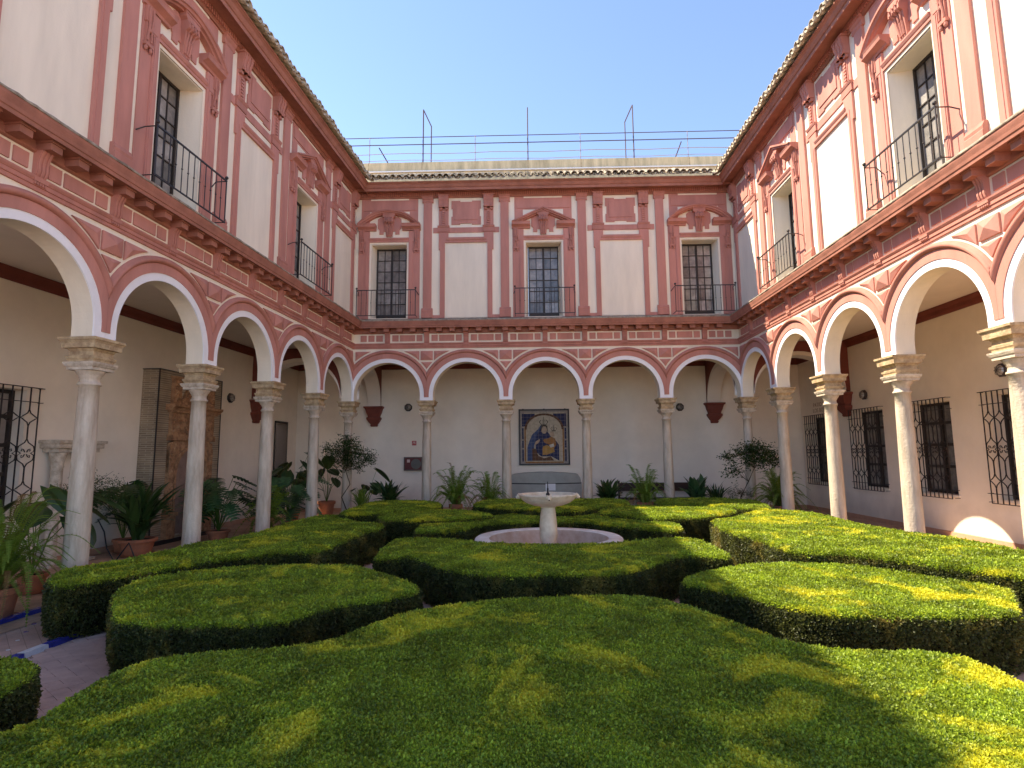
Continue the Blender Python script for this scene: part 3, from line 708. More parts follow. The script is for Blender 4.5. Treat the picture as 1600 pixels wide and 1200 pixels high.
# ------------------------------------------------------------ window grilles
def grille(W, x0, x1, z0, z1, label, n=.12, bars=9):
    w = x1-x0; h = z1-z0; cx = (x0+x1)/2; y = G-n
    root = empty('window_grille', wl(W, cx, y)+(0,), W.rotation_euler[2], label, 'window grille')
    root.location.z = z0
    fr = MB()
    for zz, r in ((0, .012), (h*.085, .010), (h*.885, .010), (h, .012)):
        e = .10 if zz in (h, h*.085) else .0
        fr.tube([(-w/2-e, 0, zz), (w/2+e, 0, zz)], r, 4)
    for s in (-1, 1):
        fr.tube([(s*w/2, 0, 0), (s*w/2, 0, h)], .012, 4)
        for zz in (.02, h*.085, h*.885, h): fr.tube([(s*(w/2+.09), 0, zz), (s*(w/2+.09), n, zz)], .009, 4)
    obj('frame', fr, M_IRON, root)
    sp = w/(bars-1)
    k1, k2, km = h*.20, h*.76, h*.48      # heights of the two rows of diamonds and the band of scrolls
    def straight(): return MB().tube([(0, 0, 0), (0, 0, h)], .013, 4)
    def wavy():
        mb = MB(); d = sp*.92
        for s in (-1, 1):
            mb.tube([(0, 0, k1-.16), (s*.03, 0, k1-.09), (s*d*.8, 0, k1-.02), (s*d, 0, k1), (s*d*.8, 0, k1+.02), (s*.03, 0, k1+.09), (0, 0, k1+.16)], .011, 4)
            mb.tube([(0, 0, k2-.16), (s*.03, 0, k2-.09), (s*d*.8, 0, k2-.02), (s*d, 0, k2), (s*d*.8, 0, k2+.02), (s*.03, 0, k2+.09), (0, 0, k2+.16)], .011, 4)
            mb.tube([(0, 0, km-.27), (s*.04, 0, km-.20), (s*d*.9, 0, km-.13), (s*d, 0, km-.04), (s*d*.6, 0, km), (s*d, 0, km+.04), (s*d*.9, 0, km+.13), (s*.04, 0, km+.20), (0, 0, km+.27)], .011, 4)
            for t in (-1, 1):
                mb.tube([(s*.02, 0, km+t*.02), (s*.05, 0, km+t*.07), (s*.085, 0, km+t*.08), (s*.09, 0, km+t*.05), (s*.07, 0, km+t*.04)], .010, 4)
        mb.tube([(0, 0, 0), (0, 0, k1-.16)], .013, 4); mb.tube([(0, 0, k1+.16), (0, 0, km-.27)], .013, 4)
        mb.tube([(0, 0, km+.27), (0, 0, k2-.16)], .013, 4); mb.tube([(0, 0, k2+.16), (0, 0, h)], .013, 4)
        return mb
    ky = (round(w, 2), round(h, 2), bars)
    for i in range(1, bars-1):
        link('bar', shared(('bar', i % 2, ky), wavy if i % 2 else straight, M_IRON), root, (-w/2+i*sp, 0, 0))
    return root
def leaf_window(W, x0, x1, z0, z1, m=None):
    mb = MB(); y = G+.24
    w = x1-x0
    for a, b in ((x0, x0+.07), (x1-.07, x1), ((x0+x1)/2-.05, (x0+x1)/2+.05)): mb.box(a, b, y, y+.06, z0, z1)
    for z in (z0, z0+(z1-z0)*.28, z0+(z1-z0)*.52, z0+(z1-z0)*.76, z1-.07): mb.box(x0, x1, y+.004, y+.05, z, z+.07)
    o = obj('window', mb, M_WOODK, W)
    obj('pane', MB().box(x0, x1, y+.055, y+.065, z0, z1), m or M_GLASS, o)
    obj('sill', MB().box(x0-.05, x1+.05, G-.03, G+.36, z0-.05, z0+.002), M_WALL, W)
lab = ['black iron window grille at the far right corner, below the painted lettering', 'black iron window grille just right of the second sunlit column, under a wall lamp',
       'black iron window grille between the third and fourth sunlit columns on the right wall', 'black iron window grille at the right edge of the photo above the patch of sunlight', 'black iron window grille on the right wall nearest the camera']
for i, ((a, b, c, d), (ga, gb)) in enumerate(zip(HR, GL)):
    leaf_window(rightw, a, b, c, d)
    grille(rightw, ga, gb, .94, 3.38, lab[i], bars=11)
leaf_window(left, -9.65, -8.25, 1.15, 3.40, M_SHUT)
grille(left, -9.95, -8.09, 1.05, 3.45, 'black iron window grille at the left edge of the photo beside the stone colonnettes', bars=11)

# door opening at the far end of the left gallery
dr = MB(); dr.box(1.30, 1.36, G-.03, G+.40, 0, 3.35); dr.box(2.19, 2.25, G-.03, G+.40, 0, 3.35); dr.box(1.30, 2.25, G-.03, G+.40, 3.29, 3.36)
o = obj('door_frame', dr, M_WOODK, left)
obj('room_wall', MB().box(.6, 3.1, G+1.2, G+1.25, 0, 3.8), M_WALL, left)

# ------------------------------------------------------------ wall-mounted things
def wall_lamp(W, x, z, label):
    c = wl(W, x, G); root = empty('wall_lamp', (*c, z), W.rotation_euler[2], label, 'wall lamp', 'bulkhead lamps on the gallery walls')
    b = MB(); 
    def disc(mb, prof): 
        k = len(mb.v); mb.lathe([(r, -q) for r, q in prof], 8); mb.v[k:] = [(x_*cos(pi/8)-y_*sin(pi/8), z_, x_*sin(pi/8)+y_*cos(pi/8)) for x_, y_, z_ in mb.v[k:]]; return mb
    disc(b, [(.13, 0), (.155, .02), (.155, .06), (.12, .09), (.11, .09)][::-1]); o1 = obj('housing', b, M_IRONL, root)
    gm = disc(MB(), [(.118, .085), (.10, .125), (.05, .15), (.004, .155)][::-1]); obj('glass', gm, M_GLASS, root)
    cg = MB()
    for a in range(4): t = pi*a/4; cg.tube([(.13*cos(t), -.085, .13*sin(t)), (.10*cos(t), -.14, .10*sin(t)), (0, -.165, 0), (-.10*cos(t), -.14, -.10*sin(t)), (-.13*cos(t), -.085, -.13*sin(t))], .005, 4)
    obj('guard', cg, M_IRONL, root); return root
wall_lamp(far, 1.33, 3.92, 'round caged wall lamp on the far wall above the fire hose cabinet')
wall_lamp(far, 11.70, 3.82, 'round caged wall lamp on the far wall left of the right red corbel')
wall_lamp(left, -1.55, 3.90, 'dark wall lamp on the left wall beside the brick portal panel')
wall_lamp(rightw, 1.05, 3.80, 'wall lamp on the right wall above the second window grille')
wall_lamp(rightw, 6.24, 3.80, 'wall lamp on the right wall above the window grille at the right edge')

M_FIRE = mat('fire_red', (.42, .03, .03), .5, .4); M_FIREP = mat('pale_symbol', (.62, .45, .42), .6, .3)
fs = empty('fire_sign', (*wl(far, 1.565, G-.004), 2.555), 0, 'small red square fire hose sign on the far wall', 'sign')
obj('plate', MB().box(-.085, .085, -.006, 0, -.085, .085), M_FIRE, fs)
sy = MB(); sy.prismy([(-.055, -.05), (-.035, -.05), (-.03, .02), (0, .03), (.01, -.02), (.03, -.05), (.05, -.05), (.045, .03), (.06, .05), (.03, .06), (-.03, .06), (-.055, .02)], -.009, -.006)
obj('symbol', sy, M_FIREP, fs)
M_CAB = mat('maroon_cabinet', (.12, .02, .02), .5, .4); M_CABF = mat('cabinet_frame', (.10, .06, .05), .4, .5); M_REEL = mat('grey_reel', (.13, .13, .12), .6, .3)
hc_ = empty('fire_hose_cabinet', (*wl(far, 1.56, G-.01), 1.775), 0, 'dark red fire hose cabinet with a grey reel on the far wall', 'fire hose cabinet')
cbm = MB(); cbm.box(-.35, .35, -.10, .01, -.25, .25); obj('cabinet_box', cbm, M_CAB, hc_)
cf = MB(); cf.box(-.355, .355, -.125, -.10, .215, .255); cf.box(-.355, .355, -.125, -.10, -.255, -.215); cf.box(-.355, -.32, -.125, -.10, -.215, .215); cf.box(.30, .355, -.125, -.10, -.215, .215); obj('door_frame', cf, M_CABF, hc_)
rl = MB(); rl.lathe([(.19, .0), (.19, .02), (.17, .03), (.05, .03), (.045, .045), (.005, .045)], 28); rl.v = [(x+.10, -.10-z, y-.01) for x, y, z in rl.v]; obj('hose_reel', rl, M_REEL, hc_, smooth=False)
obj('instruction_plate', MB().box(-.24, -.13, -.106, -.10, .05, .16), M_FIREP, hc_)

# devotional tile picture: seated lady in blue with a crowned child, painted on a grid of small tiles
def pcol(n, c, **k): return mat(n, tuple(min(.8, x*1.1) for x in c), .6, .25, .3, 9, **k)
TP = dict(bg=pcol('tile_cream', (.52, .44, .33)), blue=pcol('tile_blue', (.018, .024, .085)), blue2=pcol('tile_mid_blue', (.05, .08, .18)), och=pcol('tile_ochre', (.33, .15, .045)), brn=pcol('tile_brown', (.12, .05, .02)),
          skin=pcol('tile_skin', (.50, .36, .25)), yel=pcol('tile_yellow', (.45, .24, .06)), gold=pcol('tile_crown', (.07, .05, .03)), grey=pcol('tile_grey', (.33, .29, .26)), wht=pcol('tile_white', (.58, .55, .50)))
tp = empty('tile_picture', (*wl(far, 6.53, G-.03), 2.74), 0, 'framed glazed tile picture of a crowned woman in blue holding a child', 'tile picture')
SX, SZ = 1.86/670, 2.06/725
def pp(x, y): return ((x-605)*SX, -(y-542)*SZ)
lay = [0]
def paint(name, key, pts, lv, parent):
    y0 = -.021-.0016*lv
    return obj(name, MB().prismy([pp(*p) for p in pts], y0, -.018), TP[key], parent)
def ell(cx, cy, rx, ry, a0=0, a1=2*pi, n=20): return [(cx+rx*cos(a0+(a1-a0)*i/n), cy+ry*sin(a0+(a1-a0)*i/n)) for i in range(n+(0 if abs(a1-a0-2*pi) < 1e-6 else 1))]
fm = MB()
for x0, x1, z0, z1 in ((-.96, .96, 1.005, 1.06), (-.96, .96, -1.06, -1.005), (-.96, -.905, -1.005, 1.005), (.905, .96, -1.005, 1.005)): fm.box(x0, x1, -.06, .03, z0, z1)
for x in (-.8, 0, .8): fm.box(x-.03, x+.03, -.05, .03, 1.05, 1.075)
obj('frame', fm, M_IRON, tp)
bd = obj('painted_tiles', MB().box(-.925, .925, -.018, .03, -1.025, 1.025), TP['grey'], tp)
paint('painted_field', 'bg', [(330, 215), (875, 215), (875, 870), (330, 870)], 0, bd)
for s in (-1, 1):
    X = lambda x: 605+s*(x-605)
    paint('painted_corner', 'blue', [(X(303), 230), (X(480), 230)]+[(X(605-265*cos(t)), 440-215*sin(t)) for t in [radians(a) for a in (62, 50, 38, 26, 14, 4)]]+[(X(340), 400), (X(303), 400)], 1, bd)
    for a, b in ((420, 570), (590, 685), (705, 865)): paint('painted_strip', 'blue', [(X(303), a), (X(326), a), (X(326), b), (X(303), b)], 1, bd)
    paint('painted_column', 'och', [(X(335), 440), (X(355), 440), (X(355), 865), (X(335), 865)], 2, bd)
arc = [(605-270*cos(t), 440-215*sin(t)) for t in np.linspace(0, pi, 22)]+[(605+238*cos(t), 440-188*sin(t)) for t in np.linspace(0, pi, 22)]
ab = MB(); n = 22; pts = [pp(*p) for p in arc]
for i in range(n-1): ab.prismy([pts[i], pts[i+1], pts[2*n-2-i], pts[2*n-1-i]], -.0250, -.018)
obj('painted_arch', ab, TP['brn'], bd)
paint('painted_base', 'och', [(345, 868), (865, 868), (865, 888), (345, 888)], 2, bd)
paint('mantle', 'blue2', [(560, 385), (520, 440), (440, 510), (400, 600), (372, 685), (372, 858), (440, 858), (470, 640), (560, 600)], 3, bd)
paint('mantle', 'blue', [(560, 385), (540, 460), (500, 520), (485, 600), (490, 740), (560, 800), (700, 800), (805, 858), (805, 650), (770, 600), (700, 540), (650, 470), (640, 390)], 4, bd)
paint('robe', 'brn', [(440, 690), (490, 700), (520, 790), (600, 825), (690, 800), (740, 858), (440, 858)], 5, bd)
paint('cloak_edge', 'blue2', [(378, 700), (405, 690), (430, 700), (436, 858), (378, 858)], 6, bd)
paint('face', 'skin', ell(605, 445, 40, 55), 6, bd); paint('veil', 'gold', [(560, 440), (570, 395), (610, 378), (650, 395), (655, 470), (643, 440), (630, 405), (595, 400), (575, 430), (565, 480)], 7, bd)
paint('hand', 'skin', [(470, 640), (490, 600), (540, 570), (548, 590), (520, 625), (480, 650)], 7, bd)
paint('child_robe', 'och', [(590, 590), (600, 570), (660, 560), (700, 540), (750, 560), (770, 640), (735, 700), (660, 640), (610, 620)], 8, bd)
paint('child_skirt', 'yel', [(590, 665), (640, 650), (735, 690), (745, 740), (640, 778), (580, 780), (580, 700)], 9, bd)
paint('child_face', 'skin', ell(712, 505, 30, 38), 9, bd); paint('child_arm', 'wht', [(670, 650), (730, 630), (740, 670), (690, 685)], 10, bd)
for cx, cy, r in ((600, 350, 65), (738, 438, 46)):
    for a in (-1, -.35, .35, 1):
        paint('crown', 'gold', [(cx+a*r*.5, cy+r*.45), (cx+a*r*1.0, cy-r*.1), (cx+a*r*.6, cy-r*.6), (cx+a*r*.5, cy-r*.5), (cx+a*r*.82, cy-r*.1), (cx+a*r*.4, cy+r*.45)], 10, bd)
    paint('crown', 'gold', [(cx-r*.6, cy+r*.4), (cx+r*.6, cy+r*.4), (cx+r*.5, cy+r*.62), (cx-r*.5, cy+r*.62)], 11, bd)
    paint('crown', 'gold', [(cx-3, cy-r*1.2), (cx+3, cy-r*1.2), (cx+4, cy+r*.4), (cx-4, cy+r*.4)], 11, bd)
gr = MB()
for i in range(1, 13): x = -.925+i*1.85/13; gr.box(x-.0022, x+.0022, -.0402, -.018, -1.02, 1.02)
for i in range(1, 15): z = -1.025+i*2.05/15; gr.box(-.92, .92, -.0400, -.018, z-.0022, z+.0022)
tag(obj('tile_joints', gr, TP['grey'], tp), kind='stuff')

# covered case under the picture
gc = empty('covered_case', (*wl(far, 6.55, G-.42), 0), 0, 'large grey covered case with a black band standing under the tile picture', 'covered case')
prof = [(-1.27, .02), (1.27, .02), (1.29, .98), (1.25, 1.22), (1.16, 1.36), (.8, 1.40), (.3, 1.435), (-.2, 1.44), (-.8, 1.41), (-1.15, 1.37), (-1.27, 1.33)]
obj('cover', MB().prismy(prof, -.32, .38), M_GREYC, gc)
obj('band', MB().prismy([(-1.275, 1.02), (0, .995), (1.285, 1.02), (1.288, 1.055), (0, 1.035), (-1.278, 1.06)], -.33, .30), M_IRON, gc)
pn = obj('notice_sheet', MB().box(-.02, .34, -.334, -.331, .78, 1.02), M_PAPER, gc)

# bench
bn = empty('bench', (*wl(far, 10.62, G-.42), 0), 0, 'dark wooden bench with a solid back against the far wall, behind the ferns', 'bench')
obj('backrest', MB().box(-1.32, 1.32, .26, .31, .70, 1.0), M_WOOD, bn); obj('seat', MB().box(-1.34, 1.34, -.22, .30, .42, .47), M_WOOD, bn)
for s in (-1, 1):
    obj('leg', MB().box(s*1.34-.03, s*1.34+.03, .24, .32, 0, 1.08), M_WOOD, bn); obj('leg', MB().box(s*1.30-.03, s*1.30+.03, -.22, -.16, 0, .42), M_WOOD, bn)
    obj('armrest', MB().box(s*1.32-.03, s*1.32+.03, -.22, .25, .66, .70), M_WOOD, bn)

# lettering over the corner window
cu = bpy.data.curves.new('wall_lettering', 'FONT'); cu.body = 'PATIO DE\nLOS BOJES'; cu.align_x = 'CENTER'; cu.size = .20; cu.space_character = 1.1; cu.extrude = .003
tmp = bpy.data.objects.new('tmp', cu); COL.objects.link(tmp)
dg = bpy.context.evaluated_depsgraph_get(); tme = bpy.data.meshes.new_from_object(tmp.evaluated_get(dg)); bpy.data.objects.remove(tmp)
tme.materials.clear(); tme.materials.append(mat('faded_ochre_lettering', (.38, .27, .19), .9, .1))
lt = link('wall_lettering', tme, rightw, (-1.75, G-.003, 3.68), rot=(radians(90), 0, 0))

# white socket plate and cable on the left
sp_ = empty('socket_plate', (*wl(left, -5.47, G-.01), 1.47), left.rotation_euler[2], 'small white socket plate on the left wall near the brick panel', 'socket')
obj('plate', MB().box(-.12, .12, -.02, .01, -.06, .06), M_PAPER, sp_)

# ------------------------------------------------------------ brick panel with carved portal (left gallery)
bx = empty('brick_portal', (*wl(left, -3.975, G-.005), 0), left.rotation_euler[2], 'carved terracotta portal mounted on a tall brick panel against the left wall', 'portal')
HB = 4.25
obj('brick_panel', MB().box(-1.275, 1.275, -.44, 0, .10, HB), M_BRICK, bx)
ed = MB(); 
for s in (-1, 1): ed.box(s*1.285-.012, s*1.285+.012, -.455, -.43, .10, HB+.02)
ed.box(-1.30, 1.30, -.455, -.0, HB, HB+.02); obj('metal_edging', ed, M_IRON, bx)
obj('base_rail', MB().box(-1.31, 1.31, -.52, 0, .0, .10), M_IRON, bx)
yb = -.44
def pz(mb, x0, x1, z0, z1, d0, d1): return mb.box(x0, x1, yb-d1, yb-d0, z0, z1)
for s in (-1, 1):
    pm = MB(); pz(pm, min(s*.69, s*.87), max(s*.69, s*.87), .75, 2.30, 0, .10)
    rr = random.Random(s+4)
    for i in range(13):
        z = .86+i*.11
        for q in range(4): pm.sphere((s*.78+rr.uniform(-.06, .06), yb-.10, z+rr.uniform(-.03, .03)), rr.uniform(.018, .035), 6, 4)
    obj('pilaster', pm, M_CARVE, bx)
    pm = MB(); pz(pm, min(s*.58, s*.90), max(s*.58, s*.90), .12, .70, 0, .14); pz(pm, min(s*.55, s*.93), max(s*.55, s*.93), .66, .75, 0, .18); obj('pedestal', pm, M_CARVE, bx)
    pm = MB(); pz(pm, min(s*.56, s*.84), max(s*.56, s*.84), 3.42, 4.08, 0, .10); pz(pm, min(s*.54, s*.88), max(s*.54, s*.88), 4.08, 4.13, 0, .13)
    for q in range(26): pm.sphere((s*.70+rr.uniform(-.10, .10), yb-.10, 3.5+rr.uniform(0, .52)), rr.uniform(.02, .045), 6, 4)
    obj('upper_block', pm, M_CARVE, bx)
# arch with spandrels
am = MB(); ro, ri, zc2 = .69, .60, 1.72; seg = 18
for i in range(seg):
    a, b = pi*i/seg, pi*(i+1)/seg
    am.prismy([(ri*cos(a), zc2+ri*sin(a)), (ro*cos(a), zc2+ro*sin(a)), (ro*cos(b), zc2+ro*sin(b)), (ri*cos(b), zc2+ri*sin(b))], yb-.12, yb)
    def ex(t): c, s = cos(t), sin(t); k = min(.87/max(abs(c), 1e-6), .80/max(s, 1e-6)); return (k*c, zc2+k*s)
    am.prismy([(ro*cos(a), zc2+ro*sin(a)), ex(a), ex(b), (ro*cos(b), zc2+ro*sin(b))], yb-.08, yb)
for s in (-1, 1):
    pz(am, min(s*.60, s*.67), max(s*.60, s*.67), .3, 1.72, 0, .11)
    for q in range(18): am.sphere((s*(.70+rr.uniform(-.10, .12)), yb-.08, 2.34+rr.uniform(-.1, .12)), rr.uniform(.02, .035), 6, 4)
obj('arch', am, M_CARVE, bx)
obj('niche', MB().box(-.60, .60, yb-.03, yb, .2, 2.30), mat('niche_plaster', (.30, .20, .16), .9, .1, .3, 4, .3, 15), bx)
em = MB(); pz(em, -.90, .90, 2.52, 2.66, 0, .13); pz(em, -.86, .86, 2.66, 3.22, 0, .10); pz(em, -.92, .92, 3.22, 3.27, 0, .16); em.profx([(yb, 3.27), (yb-.18, 3.27), (yb-.20, 3.32), (yb-.26, 3.36), (yb-.27, 3.42), (yb, 3.42)], -1.0, 1.0)
for q in range(110): 
    x = rr.uniform(-.8, .8); em.sphere((x, yb-.10, 2.72+rr.uniform(0, .42)), rr.uniform(.018, .04)*(1.2 if abs(x) < .3 else 1), 6, 4)
obj('entablature', em, M_CARVE, bx)
tm = MB(); pz(tm, -.52, .52, 3.42, 3.58, 0, .10)
tm.prismy([(-.42, 3.58), (.42, 3.58), (.30, 3.80), (.12, 3.92), (0, 3.96), (-.12, 3.92), (-.30, 3.80)], yb-.06, yb)
for q in range(50):
    x = rr.uniform(-.32, .32); tm.sphere((x, yb-.07, 3.62+rr.uniform(0, .28*(1-abs(x)/.4))), rr.uniform(.02, .04), 6, 4)
obj('tympanum', tm, M_CARVE, bx)

# twin stone colonnettes
cn = empty('stone_colonnettes', (*wl(left, -7.32, G-.20), 0), left.rotation_euler[2], 'pair of low antique stone colonnettes under one lintel against the left wall', 'colonnettes')
for s in (-1, 1):
    cm = MB().lathe([(.15, .0), (.15, .08), (.12, .12), (.125, .16), (.105, .2), (.10, 1.9), (.115, 1.93), (.105, 1.96), (.11, 2.02), (.15, 2.18), (.155, 2.22)], 18)
    obj('colonnette', cm, M_MARB2, cn, (s*.33, 0, 0), smooth=True)
lm = MB().box(-.50, .50, -.17, .18, 2.22, 2.30); lm.box(-.56, .56, -.22, .19, 2.30, 2.40); lm.box(-.60, .60, -.26, .19, 2.40, 2.46); obj('lintel', lm, M_MARB2, cn)
obj('plinth_block', MB().box(-.55, .55, -.21, .19, .008, .06), M_MARB2, cn)

# ------------------------------------------------------------ roof terrace behind the far wing
ter = empty('terrace_parapet', (6.0-5.818, 20.5, 11.4), 0, 'ochre rendered terrace parapet rising behind the far roof tiles', 'parapet')
TX = 5.0
obj('parapet_wall', MB().box(-9.5, 9.7, 0, .3, 0, 1.74), M_PARA, ter)
obj('pipe', MB().tube([(-9.4, -.06, 1.345), (9.6, -.06, 1.345)], .028, 8), M_PAPER, ter)
rl = empty('terrace_railing', (-5.818, 20.62, 13.14), 0, 'thin maroon pipe railing along the terrace against the sky', 'railing')
for z, r in ((.78, .018), (.41, .012), (.14, .010)):
    obj('rail', MB().tube([(-3.4+i*1.0, 0, z+(.02*sin(i*1.7) if r < .015 else 0)) for i in range(20)], r, 6), M_PIPE if r > .015 else M_PIPEG, rl)
obj('rail', MB().tube([(-3.4, .04, 1.10), (15.8, .04, 1.10)], .015, 6), M_PIPE, rl)
for x in (-2.1, -.03, 2.02, 4.03, 6.04, 8.04, 10.05, 12.1, 14.1):
    obj('post', MB().tube([(x, 0, -.02), (x, 0, 1.10)], .013, 6), M_PIPEG, rl); obj('rust_drip', MB().box(x-.015, x+.015, -.126, -.121, -.38, .0), M_SAND, ter, (-6.0, .12, 1.74))
for x, x2 in ((2.03, 2.14), (10.06, 9.98)):
    f = empty('pergola_frame', (x-5.818, 20.62, 13.14), 0, 'tall maroon pipe frame standing on the terrace, %s of the three uprights' % ('left' if x < 5 else 'right'), 'pipe frame', 'pipe uprights on the terrace')
    obj('post', MB().tube([(0, 0, 0), (0, 0, 2.20)], .024, 6), M_PIPE, f); obj('post', MB().tube([(x2-x, 1.2, 0), (x2-x, 1.2, 2.24)], .022, 6), M_PIPE, f); obj('top_bar', MB().tube([(0, 0, 2.20), (x2-x, 1.2, 2.24)], .022, 6), M_PIPE, f)
f = tag(obj('pipe_post', MB().tube([(0, 0, 0), (0, 0, 2.20)], .022, 6), M_PIPE, None, (6.04-5.818, 20.62, 13.14)), 'single maroon pipe post in the middle of the terrace skyline', 'pipe post', 'pipe uprights on the terrace')
for x0, x1 in ((.72, .30), (11.60, 11.90)):
    f = tag(obj('brace', MB().tube([(0, 0, 0), (x1-x0, .1, .75)], .022, 6), M_PIPE, None, (x0-5.818, 20.66, 13.14)), 'short slanting maroon brace at the %s end of the terrace railing' % ('left' if x0 < 5 else 'right'), 'brace')

# ------------------------------------------------------------ fountain
M_BASIN2 = mat('shaded_stained_pinkish_marble', (.62, .50, .42), .45, .4, 0, 2.2, .2, 15, col2=(.42, .28, .21))  # pinkish stained marble, its colour darkened to paint shade inside the basin
fx, fy = .42, 11.3
ft = empty('fountain', (fx, fy, 0), 0, 'pale stone fountain with a raised bowl on a pedestal in a round white basin', 'fountain')
bs = MB().lathe([(1.32, .0), (1.32, .10), (1.24, .14), (1.26, .30), (1.39, .44), (1.42, .48), (1.41, .505), (1.38, .525), (1.17, .525), (1.14, .505)], 64, cap=False)
o = obj('basin', bs, M_BASIN, ft); smooth_auto(o.data)
bi = MB().lathe([(1.14, .507), (1.12, .45), (1.09, .30), (1.02, .15), (.02, .13)], 64, cap=False); o = obj('basin_inside', bi, M_BASIN2, ft); smooth_auto(o.data)
pd = MB().lathe([(.24, .13), (.24, .18), (.175, .22), (.185, .30), (.175, .36), (.145, .40), (.155, .44), (.175, .55), (.168, .75), (.145, 1.0), (.135, 1.07), (.17, 1.10), (.17, 1.13)], 28)
o = obj('pedestal', pd, M_FOUNT, ft); smooth_auto(o.data)
bw = MB().lathe([(.17, 1.10), (.28, 1.115), (.42, 1.165), (.515, 1.235), (.535, 1.28), (.555, 1.285), (.57, 1.315), (.55, 1.335), (.51, 1.33), (.50, 1.28), (.30, 1.22), (.02, 1.21)], 48)
o = obj('bowl', bw, M_FOUNT, ft); smooth_auto(o.data)
for a in (0, pi/2, pi, 3*pi/2):
    hd = MB().sphere((.56*cos(a), .56*sin(a), 1.29), .05, 10, 7); hd.sphere((.60*cos(a), .60*sin(a), 1.27), .028, 8, 5)
    for e in (-1, 1): hd.sphere((.56*cos(a)-e*.035*sin(a), .56*sin(a)+e*.035*cos(a), 1.33), .018, 6, 4)
    h = obj('spout_head', hd, M_FOUNT, ft, smooth=True); obj('spout', MB().tube([(.61*cos(a), .61*sin(a), 1.262), (.64*cos(a), .64*sin(a), 1.255)], .012, 6), M_BRONZE, h)
jz = MB().lathe([(.05, 1.21), (.04, 1.24), (.02, 1.27), (.035, 1.30), (.04, 1.33), (.018, 1.36), (.012, 1.40), (.02, 1.42), (.01, 1.45), (.008, 1.56), (.002, 1.57)], 10); obj('jet_nozzle', jz, M_BRONZE, ft, smooth=True)
